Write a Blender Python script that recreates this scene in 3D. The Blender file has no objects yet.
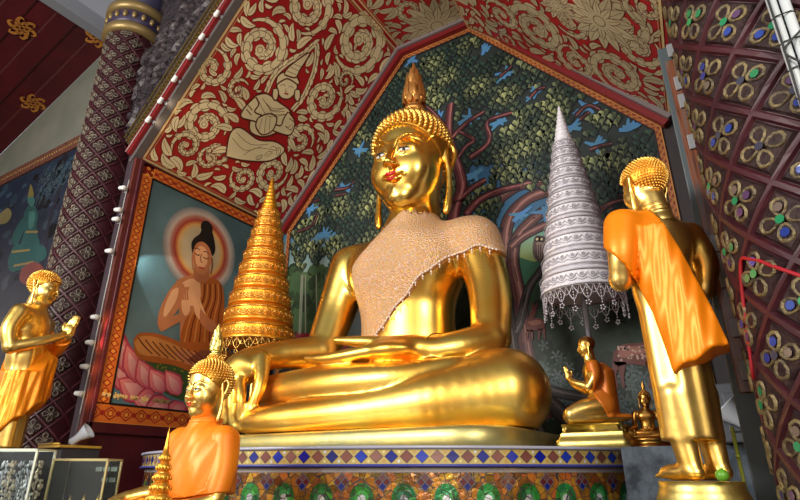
import bpy, bmesh, math, random
import numpy as np
from mathutils import Vector, Matrix, Euler
PI = math.pi
C = bpy.context.scene.collection
FLOOR = -1.45          # camera height above the temple floor is 1.45 m

# ------------------------------------------------------------------ camera
CF = 550.0
PITCH = math.radians(21.98); YAW = math.radians(31.61)
cp, sp, cs, ss = math.cos(PITCH), math.sin(PITCH), math.cos(YAW), math.sin(YAW)
cam_d = bpy.data.cameras.new('camera'); cam = bpy.data.objects.new('camera', cam_d); C.objects.link(cam)
cam_d.sensor_width = 36.0; cam_d.lens = CF / 800.0 * 36.0; cam_d.clip_start = 0.05; cam_d.clip_end = 200
cam.rotation_euler = (PI/2 + PITCH, 0, YAW)
cam.location = (0, 0, 0)
bpy.context.scene.camera = cam

def ray(u, v):
    l = u-400.0; up = 250.0-v
    F = CF*cp-up*sp; Z = CF*sp+up*cp
    return np.array((l*cs-F*ss, l*ss+F*cs, Z))
def PY(u, v, Y):
    r = ray(u, v); return r*(Y/r[1])
def PL(u, v, p0, n):
    r = ray(u, v); return r*(np.dot(p0, n)/np.dot(r, n))

# ------------------------------------------------------------------ materials
def M_(name):
    m = bpy.data.materials.new(name); m.use_nodes = True
    return m, m.node_tree.nodes, m.node_tree.links, m.node_tree.nodes['Principled BSDF']
def noise_bump(m, scale, strength, dist=0.01, detail=3, coord='Object'):
    N, L = m.node_tree.nodes, m.node_tree.links; b = N['Principled BSDF']
    tc = N.new('ShaderNodeTexCoord'); nz = N.new('ShaderNodeTexNoise'); bp = N.new('ShaderNodeBump')
    nz.inputs['Scale'].default_value = scale; nz.inputs['Detail'].default_value = detail
    bp.inputs['Strength'].default_value = strength; bp.inputs['Distance'].default_value = dist
    L.new(tc.outputs[coord], nz.inputs['Vector']); L.new(nz.outputs['Fac'], bp.inputs['Height']); L.new(bp.outputs['Normal'], b.inputs['Normal'])
    return nz
def mat(name, col, rough=0.5, metal=0.0, col2=None, nscale=6, bump=0.0, bscale=30, coat=0, sheen=0, spec=None, emis=None, estr=0):
    m, N, L, b = M_(name)
    b.inputs['Base Color'].default_value = (*col, 1); b.inputs['Roughness'].default_value = rough; b.inputs['Metallic'].default_value = metal
    if coat: b.inputs['Coat Weight'].default_value = coat
    if sheen: b.inputs['Sheen Weight'].default_value = sheen
    if spec is not None: b.inputs['Specular IOR Level'].default_value = spec
    if emis: b.inputs['Emission Color'].default_value = (*emis, 1); b.inputs['Emission Strength'].default_value = estr
    if col2:
        tc = N.new('ShaderNodeTexCoord'); nz = N.new('ShaderNodeTexNoise'); rp = N.new('ShaderNodeValToRGB')
        nz.inputs['Scale'].default_value = nscale; nz.inputs['Detail'].default_value = 4
        rp.color_ramp.elements[0].position = .35; rp.color_ramp.elements[1].position = .68
        rp.color_ramp.elements[0].color = (*col, 1); rp.color_ramp.elements[1].color = (*col2, 1)
        L.new(tc.outputs['Object'], nz.inputs['Vector']); L.new(nz.outputs['Fac'], rp.inputs['Fac']); L.new(rp.outputs['Color'], b.inputs['Base Color'])
    if bump: noise_bump(m, bscale, bump)
    return m
def paint_mat(name, rough=0.55, metal=0.0, spec=0.4, var=0.25, vscale=3.0, bump=0.0, bscale=60):
    """material whose colour is the painted colour attribute, broken up by faint weathering"""
    m, N, L, b = M_(name)
    at = N.new('ShaderNodeAttribute'); at.attribute_name = 'Col'
    tc = N.new('ShaderNodeTexCoord'); nz = N.new('ShaderNodeTexNoise'); nz.inputs['Scale'].default_value = vscale; nz.inputs['Detail'].default_value = 6
    mr = N.new('ShaderNodeMapRange'); mr.inputs[1].default_value = .3; mr.inputs[2].default_value = .7; mr.inputs[3].default_value = 1-var; mr.inputs[4].default_value = 1+var*.5
    mx = N.new('ShaderNodeMix'); mx.data_type = 'RGBA'; mx.blend_type = 'MULTIPLY'; mx.inputs[0].default_value = 1
    L.new(tc.outputs['Object'], nz.inputs['Vector']); L.new(nz.outputs['Fac'], mr.inputs[0])
    L.new(at.outputs['Color'], mx.inputs[6]); L.new(mr.outputs[0], mx.inputs[7]); L.new(mx.outputs[2], b.inputs['Base Color'])
    b.inputs['Roughness'].default_value = rough; b.inputs['Metallic'].default_value = metal; b.inputs['Specular IOR Level'].default_value = spec
    if bump:
        n2 = N.new('ShaderNodeTexNoise'); n2.inputs['Scale'].default_value = bscale; bp = N.new('ShaderNodeBump'); bp.inputs['Strength'].default_value = bump; bp.inputs['Distance'].default_value = .01
        L.new(tc.outputs['Object'], n2.inputs['Vector']); L.new(n2.outputs['Fac'], bp.inputs['Height']); L.new(bp.outputs['Normal'], b.inputs['Normal'])
    return m
MT = {}
MT['gold'] = mat('polished_gold', (1.0, .60, .10), .24, 1.0, (1.0, .52, .07), 2.2, .12, 9)
MT['gold_satin'] = mat('satin_gold', (.95, .60, .14), .33, 1.0, (.92, .66, .22), 3, .15, 14)
MT['gold_pale'] = mat('pale_gold', (.86, .64, .16), .38, 1.0, (.70, .58, .20), 5, .3, 12)
MT['gold_curl'] = mat('curl_gold', (.98, .60, .14), .36, 1.0)
MT['bronze'] = mat('dark_bronze', (.50, .24, .05), .3, 1.0, (.62, .34, .08), 8)
MT['saffron'] = mat('saffron_satin', (.92, .235, .002), .42, .25, (.94, .27, .003), 2, .10, 8)
MT['orange'] = mat('orange_satin', (.86, .20, .004), .45, .15, (.88, .25, .006), 2, .12, 8)
MT['saffron_gold'] = mat('saffron_gold_cloth', (.85, .22, .004), .38, .4, (.92, .32, .01), 5, .3, 14)
MT['red'] = mat('red_lacquer', (.42, .008, .012), .35, 0, (.32, .006, .01), 5)
MT['dark_red'] = mat('dark_red_lacquer', (.085, .006, .012), .45, 0, (.055, .004, .009), 4)
MT['grey'] = mat('grey_paint', (.22, .23, .26), .5)
MT['white'] = mat('white_plastic', (.75, .75, .74), .4)
MT['black'] = mat('black_plastic', (.01, .01, .012), .5)
MT['lip'] = mat('red_lips', (.55, .01, .012), .35)
MT['eyewhite'] = mat('eye_white', (.8, .8, .78), .3)
MT['lacewhite'] = mat('white_lace', (.78, .77, .84), .6)
MT['steel'] = mat('steel', (.5, .5, .52), .3, 1.0)

# ------------------------------------------------------------------ objects
def link(name, me, m=None, parent=None, loc=(0, 0, 0), rot=(0, 0, 0), smooth=False):
    o = bpy.data.objects.new(name, me); C.objects.link(o); o.location = loc; o.rotation_euler = rot
    if m is not None and me is not None:
        if isinstance(m, (list, tuple)):
            for k in m: me.materials.append(k)
        else: me.materials.append(m)
    if parent is not None: o.parent = parent
    if smooth and me is not None: me.shade_smooth()
    return o
def thing(name, label, cat, loc=(0, 0, 0), rotz=0, group=None, scale=1):
    o = bpy.data.objects.new(name, None); C.objects.link(o); o.location = loc; o.rotation_euler = (0, 0, rotz); o.scale = (scale,)*3
    o.empty_display_size = .1
    o['label'] = label; o['category'] = cat
    if group: o['group'] = group
    return o
def tag(o, label=None, cat=None, group=None, kind=None):
    if label: o['label'] = label
    if cat: o['category'] = cat
    if group: o['group'] = group
    if kind: o['kind'] = kind
    return o
def struct(name, bm_or_me, m, label=None):
    me = bm_or_me if isinstance(bm_or_me, bpy.types.Mesh) else tomesh(bm_or_me, name)
    o = link(name, me, m); o['kind'] = 'structure'
    if label: o['label'] = label
    return o
def tomesh(bm, name='m'):
    bmesh.ops.recalc_face_normals(bm, faces=bm.faces)
    me = bpy.data.meshes.new(name); bm.to_mesh(me); bm.free(); return me
def pyd(verts, faces, name='m'):
    me = bpy.data.meshes.new(name); me.from_pydata([tuple(map(float, v)) for v in verts], [], faces); me.update(); return me
def copy_tree(o, parent=None):
    c = o.copy(); C.objects.link(c)
    if parent is not None: c.parent = parent
    for ch in list(o.children): copy_tree(ch, c)
    return c
def box(bm, lo, hi, bev=0, mi=0, mtx=None):
    r = bmesh.ops.create_cube(bm, size=1); vs = r['verts']
    for v in vs:
        v.co = Vector([lo[i] + (v.co[i]+.5)*(hi[i]-lo[i]) for i in range(3)])
        if mtx is not None: v.co = mtx @ v.co
    fs = set(f for v in vs for f in v.link_faces)
    for f in fs: f.material_index = mi
    if bev:
        es = list(set(e for v in vs for e in v.link_edges)); bmesh.ops.bevel(bm, geom=es, offset=bev, segments=2, affect='EDGES', profile=.5)
    return vs
def lathe(bm, prof, n=32, c=(0, 0, 0), a0=0, a1=2*PI, mtx=None, mi=0, smooth=True, fn=None):
    """revolve (r,z) profile about z"""
    full = abs(a1-a0-2*PI) < 1e-6; k = n if full else n+1; rows = []
    for r, z in prof:
        row = []
        for i in range(k):
            a = a0+(a1-a0)*i/n; rr = r*(fn(a, z) if fn else 1)
            v = Vector((c[0]+rr*math.cos(a), c[1]+rr*math.sin(a), c[2]+z))
            if mtx is not None: v = mtx @ v
            row.append(bm.verts.new(v))
        rows.append(row)
    for a, b in zip(rows, rows[1:]):
        for i in range(n if full else n):
            j = (i+1) % k
            if not full and i+1 >= k: continue
            f = bm.faces.new((a[i], a[j], b[j], b[i])); f.material_index = mi; f.smooth = smooth
    if full:
        for row, rv in ((rows[0], True), (rows[-1], False)):
            try:
                f = bm.faces.new(row[::-1] if rv else row); f.material_index = mi
            except ValueError: pass
def tube(bm, pts, rad, n=8, mi=0, caps=True):
    pts = [Vector(p) for p in pts]; rad = rad if isinstance(rad, (list, tuple)) else [rad]*len(pts); rings = []
    up = Vector((0, 0, 1)); t0 = (pts[1]-pts[0]).normalized()
    if abs(t0.dot(up)) > .95: up = Vector((1, 0, 0))
    nrm = (up-t0*up.dot(t0)).normalized()
    for i, p in enumerate(pts):
        t = ((pts[min(i+1, len(pts)-1)]-pts[max(i-1, 0)])).normalized(); nrm = (nrm-t*nrm.dot(t)).normalized(); b = t.cross(nrm)
        rings.append([bm.verts.new(p+(nrm*math.cos(2*PI*k/n)+b*math.sin(2*PI*k/n))*rad[i]) for k in range(n)])
    for a, b in zip(rings, rings[1:]):
        for k in range(n):
            f = bm.faces.new((a[k], a[(k+1) % n], b[(k+1) % n], b[k])); f.smooth = True; f.material_index = mi
    if caps:
        for r in (rings[0][::-1], rings[-1]): f = bm.faces.new(r); f.material_index = mi
def prism(bm, poly, y0, y1, mtx=None, mi=0):
    """extrude an (x,z) polygon along y"""
    A = [Vector((x, y0, z)) for x, z in poly]; B = [Vector((x, y1, z)) for x, z in poly]
    if mtx is not None: A = [mtx @ v for v in A]; B = [mtx @ v for v in B]
    A = [bm.verts.new(v) for v in A]; B = [bm.verts.new(v) for v in B]; n = len(A)
    fs = [bm.faces.new(A[::-1]), bm.faces.new(B)]
    for i in range(n): fs.append(bm.faces.new((A[i], A[(i+1) % n], B[(i+1) % n], B[i])))
    for f in fs: f.material_index = mi
_SPH = {}
def blob(bm, c, r, seg=12, mi=0, mtx=None):
    key = seg
    if key not in _SPH:
        nv = max(4, seg//2+1) if seg < 8 else seg//2+2
        rings = [[(math.sin(PI*i/nv)*math.cos(2*PI*k/seg), math.sin(PI*i/nv)*math.sin(2*PI*k/seg), math.cos(PI*i/nv)) for k in range(seg)] for i in range(1, nv)]
        _SPH[key] = rings
    c = Vector(c)
    def mk(q):
        p = Vector((q[0]*r[0], q[1]*r[1], q[2]*r[2]))
        if mtx is not None: p = mtx @ p
        return bm.verts.new(p+c)
    R_ = [[mk(q) for q in row] for row in _SPH[key]]; T_, B_ = mk((0, 0, 1)), mk((0, 0, -1)); fs = []
    for a, b in zip(R_, R_[1:]):
        for k in range(seg): fs.append(bm.faces.new((a[k], b[k], b[(k+1) % seg], a[(k+1) % seg])))
    for k in range(seg): fs.append(bm.faces.new((T_, R_[0][k], R_[0][(k+1) % seg]))); fs.append(bm.faces.new((B_, R_[-1][(k+1) % seg], R_[-1][k])))
    for f in fs: f.smooth = True; f.material_index = mi

# ------------------------------------------------------------------ sculpting by distance fields
class Sculpt:
    def __init__(s, lo, hi, h):
        s.lo = np.array(lo, float); s.h = h; s.n = np.ceil((np.array(hi)-s.lo)/h).astype(int)+1
        s.F = np.full(s.n, .5, np.float32); s.ax = [s.lo[i]+h*np.arange(s.n[i]) for i in range(3)]
    def _sub(s, lo, hi, m):
        i0 = np.clip(np.floor((np.array(lo)-m-s.lo)/s.h).astype(int), 0, s.n-1); i1 = np.clip(np.ceil((np.array(hi)+m-s.lo)/s.h).astype(int)+1, 1, s.n)
        sl = tuple(slice(a, b) for a, b in zip(i0, i1))
        return sl, np.meshgrid(*[s.ax[i][sl[i]] for i in range(3)], indexing='ij', sparse=True)
    def put(s, lo, hi, fn, k=.03, op='u'):
        sl, (X, Y, Z) = s._sub(lo, hi, max(k, 0)+3*s.h)
        if min(X.size, Y.size, Z.size) == 0: return
        d = fn(X, Y, Z); a = s.F[sl]
        if op == 'u':
            if k > 0:
                hh = np.maximum(k-np.abs(a-d), 0)/k; r = np.minimum(a, d)-hh*hh*k*.25
            else: r = np.minimum(a, d)
        else:      # subtract
            d = -d
            if k > 0:
                hh = np.maximum(k-np.abs(a-d), 0)/k; r = np.maximum(a, d)+hh*hh*k*.25
            else: r = np.maximum(a, d)
        s.F[sl] = r
    def cap(s, a, b, ra, rb, k=.03, op='u'):
        a = np.array(a, float); b = np.array(b, float); d = b-a; L2 = max(1e-9, d @ d); R = max(ra, rb)
        def fn(X, Y, Z):
            px, py, pz = X-a[0], Y-a[1], Z-a[2]; t = np.clip((px*d[0]+py*d[1]+pz*d[2])/L2, 0, 1)
            return np.sqrt((px-t*d[0])**2+(py-t*d[1])**2+(pz-t*d[2])**2)-(ra+(rb-ra)*t)
        s.put(np.minimum(a, b)-R, np.maximum(a, b)+R, fn, k, op)
    def chain(s, pts, rs, k=.03, op='u', kin=None, n=6):
        q = sm([(*map(float, p), r) for p, r in zip(pts, rs)], n if len(pts) > 2 else 1); q = np.array(q)
        def fn(X, Y, Z):
            best = None
            for a, b in zip(q, q[1:]):
                d = b[:3]-a[:3]; L2 = max(1e-9, d @ d); px, py, pz = X-a[0], Y-a[1], Z-a[2]; t = np.clip((px*d[0]+py*d[1]+pz*d[2])/L2, 0, 1)
                e = np.sqrt((px-t*d[0])**2+(py-t*d[1])**2+(pz-t*d[2])**2)-(a[3]+(b[3]-a[3])*t); best = e if best is None else np.minimum(best, e)
            return best
        R = q[:, 3].max(); s.put(q[:, :3].min(0)-R, q[:, :3].max(0)+R, fn, k, op)
    def ell(s, c, r, k=.03, op='u', rot=None):
        c = np.array(c, float); r = np.array(r, float); R = np.array(Euler(rot).to_matrix()).T if rot else np.eye(3); mx = r.max()
        def fn(X, Y, Z):
            px, py, pz = X-c[0], Y-c[1], Z-c[2]
            q = [R[i, 0]*px+R[i, 1]*py+R[i, 2]*pz for i in range(3)]
            k0 = np.sqrt(sum((q[i]/r[i])**2 for i in range(3))); k1 = np.sqrt(sum((q[i]/r[i]**2)**2 for i in range(3)))+1e-6
            return k0*(k0-1)/k1
        e = np.abs(R.T) @ r if rot else r
        s.put(c-e, c+e, fn, k, op)
    def arrays(s, iters=2, F=None):
        F = s.F if F is None else F; neg = F < 0; n = F.shape
        acc = np.zeros(tuple(i-1 for i in n)+(3,), np.float32); cnt = np.zeros(tuple(i-1 for i in n), np.float32)
        corners = [(0, 0, 0), (1, 0, 0), (0, 1, 0), (1, 1, 0), (0, 0, 1), (1, 0, 1), (0, 1, 1), (1, 1, 1)]
        def cn(A, c): return A[c[0]:n[0]-1+c[0], c[1]:n[1]-1+c[1], c[2]:n[2]-1+c[2]]
        for i, a in enumerate(corners):
            for b in corners[i+1:]:
                df = [b[j]-a[j] for j in range(3)]
                if sum(abs(x) for x in df) != 1: continue
                A, B = cn(F, a), cn(F, b); m = (A < 0) != (B < 0); idx = np.nonzero(m)
                if len(idx[0]) == 0: continue
                fa, fb = A[idx], B[idx]; t = fa/(fa-fb)
                for j in range(3): acc[idx+(np.full(len(t), j),)] += a[j]+t*df[j]
                cnt[idx] += 1
        act = cnt > 0; ids = -np.ones(act.shape, np.int64); cells = np.array(np.nonzero(act)).T; ids[act] = np.arange(len(cells))
        V = acc[act]/cnt[act][:, None]; V = (V+cells)*s.h+s.lo
        Fc = []
        for ax in range(3):
            o1, o2 = (ax+1) % 3, (ax+2) % 3
            sa = [slice(1, -1)]*3; sb = [slice(1, -1)]*3; sa[ax] = slice(0, n[ax]-1); sb[ax] = slice(1, n[ax])
            A, B = neg[tuple(sa)], neg[tuple(sb)]; m = A != B; e = np.array(np.nonzero(m)).T
            if len(e) == 0: continue
            e[:, o1] += 1; e[:, o2] += 1
            sg = neg[tuple(e.T)]
            def cid(d1, d2):
                q = e.copy(); q[:, o1] -= d1; q[:, o2] -= d2; return ids[tuple(q.T)]
            q = np.stack([cid(1, 1), cid(0, 1), cid(0, 0), cid(1, 0)], 1)
            q[~sg] = q[~sg][:, ::-1]; Fc.append(q)
        Fc = np.concatenate(Fc)
        for _ in range(iters):       # light Laplacian relax
            S = np.zeros_like(V); c2 = np.zeros(len(V))
            for k in range(4):
                a, b = Fc[:, k], Fc[:, (k+1) % 4]; np.add.at(S, a, V[b]); np.add.at(S, b, V[a]); np.add.at(c2, a, 1); np.add.at(c2, b, 1)
            V = V*.5+.5*S/np.maximum(c2, 1)[:, None]
        return V, Fc
    def mesh(s, name='body', iters=2, F=None):
        V, Q = s.arrays(iters, F); return np_mesh(V, Q, name)
    def cloth(s, region, off=.015, name='cloth', iters=2, extra=None):
        """a cloth shell that follows the sculpture: offset field cut to region(X,Y,Z) < 0"""
        X, Y, Z = np.meshgrid(*s.ax, indexing='ij', sparse=True)
        G = s.F-off
        if extra is not None: G = np.minimum(G, extra(X, Y, Z))
        G = np.maximum(G, region(X, Y, Z)); G[0], G[-1], G[:, 0], G[:, -1], G[:, :, 0], G[:, :, -1] = [.1]*6
        return s.mesh(name, iters, G.astype(np.float32))
def np_mesh(V, Q, name='m', smooth=True):
    me = bpy.data.meshes.new(name); me.vertices.add(len(V)); me.vertices.foreach_set('co', np.asarray(V, np.float32).ravel())
    me.loops.add(len(Q)*4); me.loops.foreach_set('vertex_index', np.asarray(Q, np.int32).ravel())
    me.polygons.add(len(Q)); me.polygons.foreach_set('loop_start', np.arange(len(Q), dtype=np.int32)*4)
    me.polygons.foreach_set('use_smooth', np.ones(len(Q), bool) if smooth else np.zeros(len(Q), bool)); me.update(calc_edges=True); me.validate(); return me
def join_np(parts):
    V = []; Q = []; o = 0
    for v, q in parts: V.append(v); Q.append(q+o); o += len(v)
    return np.concatenate(V), np.concatenate(Q)

# ------------------------------------------------------------------ painting on flat surfaces
class Painter:
    """collects coloured polygons on a plane; place(a,b,layer) gives the 3-D point"""
    def __init__(s, place, step=.0008): s.place = place; s.V = []; s.F = []; s.Cc = []; s.step = step; s.layer = 0
    def poly(s, pts, col, layer=None, cols=None):
        if len(pts) < 3: return
        l = s.layer if layer is None else layer; b = len(s.V)
        for i, p in enumerate(pts): s.V.append(s.place(p[0], p[1], l*s.step)); s.Cc.append(cols[i] if cols else col)
        s.F.append(list(range(b, b+len(pts))))
    def ribbon(s, pts, ws, col, layer=None, cols=None):
        """tapered stroke"""
        n = len(pts)
        if n < 2: return
        Lp, Rp = [], []
        for i in range(n):
            a = pts[max(i-1, 0)]; b = pts[min(i+1, n-1)]; dx, dy = b[0]-a[0], b[1]-a[1]; d = math.hypot(dx, dy) or 1; w = ws[i] if hasattr(ws, '__len__') else ws
            Lp.append((pts[i][0]-dy/d*w/2, pts[i][1]+dx/d*w/2)); Rp.append((pts[i][0]+dy/d*w/2, pts[i][1]-dx/d*w/2))
        for i in range(n-1):
            if cols: s.poly([Lp[i], Lp[i+1], Rp[i+1], Rp[i]], None, layer, [cols[i], cols[i+1], cols[i+1], cols[i]])
            else: s.poly([Lp[i], Lp[i+1], Rp[i+1], Rp[i]], col, layer)
    def disc(s, c, r, col, layer=None, n=20, sx=1, sy=1, col2=None):
        P = [(c[0]+r*sx*math.cos(2*PI*i/n), c[1]+r*sy*math.sin(2*PI*i/n)) for i in range(n)]
        if col2 is None: s.poly(P, col, layer)
        else:
            for i in range(n): s.poly([c, P[i], P[(i+1) % n]], None, layer, [col, col2, col2])
    def ringg(s, c, r0, r1, c0, c1, layer=None, n=40, sx=1, sy=1):
        for i in range(n):
            a, b = 2*PI*i/n, 2*PI*(i+1)/n; q = lambda r, t: (c[0]+r*sx*math.cos(t), c[1]+r*sy*math.sin(t))
            s.poly([q(r0, a), q(r0, b), q(r1, b), q(r1, a)], None, layer, [c0, c0, c1, c1])
    def mesh(s, name='painting'):
        me = bpy.data.meshes.new(name); me.from_pydata([tuple(map(float, v)) for v in s.V], [], s.F)
        at = me.color_attributes.new('Col', 'FLOAT_COLOR', 'POINT')
        at.data.foreach_set('color', np.array([[*c[:3], 1] for c in s.Cc], np.float32).ravel()); me.update(); return me
def sm(pts, n=6):
    """Catmull-Rom through the points"""
    P = [pts[0]]+list(pts)+[pts[-1]]; out = []
    for i in range(1, len(P)-2):
        for k in range(n):
            t = k/n; out.append(tuple(.5*((2*P[i][j])+(-P[i-1][j]+P[i+1][j])*t+(2*P[i-1][j]-5*P[i][j]+4*P[i+1][j]-P[i+2][j])*t*t+(-P[i-1][j]+3*P[i][j]-3*P[i+1][j]+P[i+2][j])*t**3) for j in range(len(P[i]))))
    out.append(tuple(pts[-1])); return out
def lerp(a, b, t): return tuple(a[i]+(b[i]-a[i])*t for i in range(len(a)))
# ================================================================== THE NICHE (room shell)
CX, YB, YF, XL, XR, ZS, ZT, HT = -2.47, 4.9, 2.76, -4.86, -.08, 2.98, 5.13, .53
NICHE = [(XL, FLOOR), (XL, ZS), (CX-HT, ZT), (CX+HT, ZT), (XR, ZS), (XR, FLOOR)]
CREAM, REDG = (.80, .69, .42), (.40, .010, .014)

def quad_struct(name, pts, m):
    return struct(name, pyd(pts, [list(range(len(pts)))], name), m)
MT['wall_dark'] = mat('dark_plaster', (.035, .03, .035), .8, 0, (.05, .04, .045), 3)
MT['plaster'] = mat('grey_green_plaster', (.13, .14, .115), .85, 0, (.17, .17, .14), 2.5, .2, 20)
bm = bmesh.new(); prism(bm, NICHE, YB, YB+.15); struct('wall_back', bm, MT['wall_dark'])
bm = bmesh.new(); box(bm, (XL-.12, YF, FLOOR), (XL, YB, ZS)); struct('wall_left', bm, MT['dark_red'])
bm = bmesh.new(); prism(bm, [(0, FLOOR), (.1, FLOOR), (.1, ZS), (0, ZS)], 0, 2.14)
for v in bm.verts: v.co.x += XR+.18-.18*v.co.y/2.14; v.co.y += YF
struct('wall_right', bm, MT['dark_red'])
m, N, L, b = M_('dark_stone_tiles'); MT['floor'] = m
tc = N.new('ShaderNodeTexCoord'); br = N.new('ShaderNodeTexBrick'); br.offset = 0; br.inputs['Scale'].default_value = 1.6; br.inputs['Brick Width'].default_value = .8; br.inputs['Row Height'].default_value = .8
br.inputs['Color1'].default_value = (.16, .10, .07, 1); br.inputs['Color2'].default_value = (.13, .085, .06, 1); br.inputs['Mortar'].default_value = (.03, .025, .02, 1); br.inputs['Mortar Size'].default_value = .01
L.new(tc.outputs['Object'], br.inputs['Vector']); L.new(br.outputs['Color'], b.inputs['Base Color']); b.inputs['Roughness'].default_value = .25
bm = bmesh.new(); box(bm, (-9, -4, FLOOR-.1), (4, YB+.2, FLOOR)); struct('floor', bm, MT['floor'])

# -------- gilded ceiling panels: red lacquer with cream-gold scrollwork painted flat on each plane
def plane_frame(p0, e1, e2):
    p0 = np.array(p0, float); e1 = np.array(e1, float); e1 /= np.linalg.norm(e1); e2 = np.array(e2, float); e2 /= np.linalg.norm(e2); n = np.cross(e1, e2)
    cen = np.array((CX, 2.5, 1.0))
    if np.dot(n, cen-p0) < 0: n = -n
    place = lambda a, b, l: p0+a*e1+b*e2+n*(l+.002)
    def inv(u, v):
        q = PL(u, v, p0, n)-p0; return float(q @ e1), float(q @ e2)
    return place, inv, n

class Scroll:
    def __init__(s, place, A, B, rng, cream=CREAM):
        s.P = Painter(place, .000018); s.A, s.B = A, B; s.rng = rng; s.c = cream; s.res = .012
        s.occ = np.zeros((int(A/s.res)+2, int(B/s.res)+2), bool); s.k = 1
    def free(s, pts):
        for a, b in pts:
            i, j = int(a/s.res), int(b/s.res)
            if a < .05 or b < .05 or a > s.A-.05 or b > s.B-.05 or s.occ[i, j]: return False
        return True
    def mark(s, p, r):
        i0, i1 = int((p[0]-r)/s.res), int((p[0]+r)/s.res)+1; j0, j1 = int((p[1]-r)/s.res), int((p[1]+r)/s.res)+1
        for i in range(max(0, i0), min(s.occ.shape[0], i1)):
            for j in range(max(0, j0), min(s.occ.shape[1], j1)):
                if (i*s.res-p[0])**2+(j*s.res-p[1])**2 < r*r: s.occ[i, j] = True
    def leaf(s, p, ang, Ln, w, bend, test=False, line=True):
        n = 7; pts = [p]; a = ang
        for i in range(n): a += bend/n; pts.append((pts[-1][0]+math.cos(a)*Ln/n, pts[-1][1]+math.sin(a)*Ln/n))
        ws = [w*(math.sin(PI*min(1, (i/n)**.75))**.8+.12*(1-i/n)) if i < n else .002 for i in range(n+1)]
        if test and not s.free(pts[1:]+[(pts[3][0]+w*.6*math.sin(a), pts[3][1]-w*.6*math.cos(a)), (pts[3][0]-w*.6*math.sin(a), pts[3][1]+w*.6*math.cos(a))]): return False
        s.k += .6
        s.P.ribbon(pts, [x+.014 for x in ws], (.12, .012, .01), s.k)
        t = s.rng.uniform(.85, 1.1); s.P.ribbon(pts, ws, tuple(c*t for c in s.c), s.k+.3)
        if line: s.P.ribbon(pts[1:-1], .005, (.10, .03, .01), s.k+.5)
        for q, x in zip(pts, ws): s.mark(q, x*.5+.008)
        return True
    def spiral(s, c, R, a0, turns=1.6, d=1, w=None):
        w = w or R*.46; n = int(26*turns); pts = []; ws = []
        for i in range(n+1):
            t = i/n; r = R*(1-t)**.9+.10*R*t; a = a0+d*2*PI*turns*t
            pts.append((c[0]+r*math.cos(a), c[1]+r*math.sin(a))); ws.append(w*min(1, .22+t*5)*(1-.45*t))
        step = max(1, int(n/(turns*11)))
        # outer flame leaves first, the stem over them
        for i in range(0, n-3, step):
            p = pts[i]; q = pts[i+1]; ta = math.atan2(q[1]-p[1], q[0]-p[0])
            for side in (d, -d):
                if side == -d and (i//step) % 2: continue
                s.leaf((p[0]+math.cos(ta-side*PI/2)*ws[i]*.2, p[1]+math.sin(ta-side*PI/2)*ws[i]*.2), ta-side*.6, ws[i]*1.15, ws[i]*.46, side*.8, line=False)
        s.k += 2; s.P.ribbon(pts, [x*.62+.014 for x in ws], (.10, .012, .01), s.k)
        s.P.ribbon(pts, [x*.62 for x in ws], s.c, s.k+.5)
        for i in range(0, n-2, 2):      # overlapping leaf lines on the stem
            p = pts[i]; q = pts[min(n, i+2)]; ta = math.atan2(q[1]-p[1], q[0]-p[0]); x = ws[i]*.3
            arc = [(p[0]+math.cos(ta+PI/2)*x*o+math.cos(ta)*(x*.9*(1-o*o)), p[1]+math.sin(ta+PI/2)*x*o+math.sin(ta)*(x*.9*(1-o*o))) for o in (-1, -.5, 0, .5, 1)]
            s.P.ribbon(arc, .006, (.16, .06, .02), s.k+.9)
        s.k += 1; s.P.disc(pts[-1], w*.42, s.c, s.k, 14); s.P.ringg(pts[-1], w*.2, w*.25, (.2, .07, .02), (.2, .07, .02), s.k+.5, 14)
        for q, x in zip(pts, ws): s.mark(q, x*.40+.012)
    def stem(s, pts, w):
        q = sm(pts, 8); n = len(q); ws = [w*(.5+.5*math.sin(PI*(i+1)/(n+1))) for i in range(n)]
        for i in range(1, n-2, 3):
            ta = math.atan2(q[i+1][1]-q[i][1], q[i+1][0]-q[i][0])
            for side in (1, -1): s.leaf(q[i], ta+side*.6, w*1.5, w*.6, -side*.8, line=False)
        s.k += 1; s.P.ribbon(q, [x*.6+.014 for x in ws], (.1, .012, .01), s.k); s.P.ribbon(q, [x*.6 for x in ws], s.c, s.k+.5)
        for p in q: s.mark(p, w*.4)
    def fill(s, tries=5000, big=.26):
        s.k += 5
        for i in range(tries):
            Ln = big*(1-.72*(i/tries)**.5)*s.rng.uniform(.8, 1.1); p = (s.rng.uniform(.05, s.A-.05), s.rng.uniform(.05, s.B-.05))
            if s.occ[int(p[0]/s.res), int(p[1]/s.res)]: continue
            s.leaf(p, s.rng.uniform(0, 2*PI), Ln, Ln*.36, s.rng.choice((-1, 1))*s.rng.uniform(.8, 2.0), test=True, line=Ln > .1)
    def border(s, r=.03):
        A, B = s.A, s.B; k = s.k+8
        for o, w, c in ((.035, .022, (.60, .46, .22)), (.065, .006, (.5, .36, .16))):
            for p, q in (((o, o), (A-o, o)), ((A-o, o), (A-o, B-o)), ((A-o, B-o), (o, B-o)), ((o, B-o), (o, o))): s.P.ribbon([p, q], w, c, k)

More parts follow.
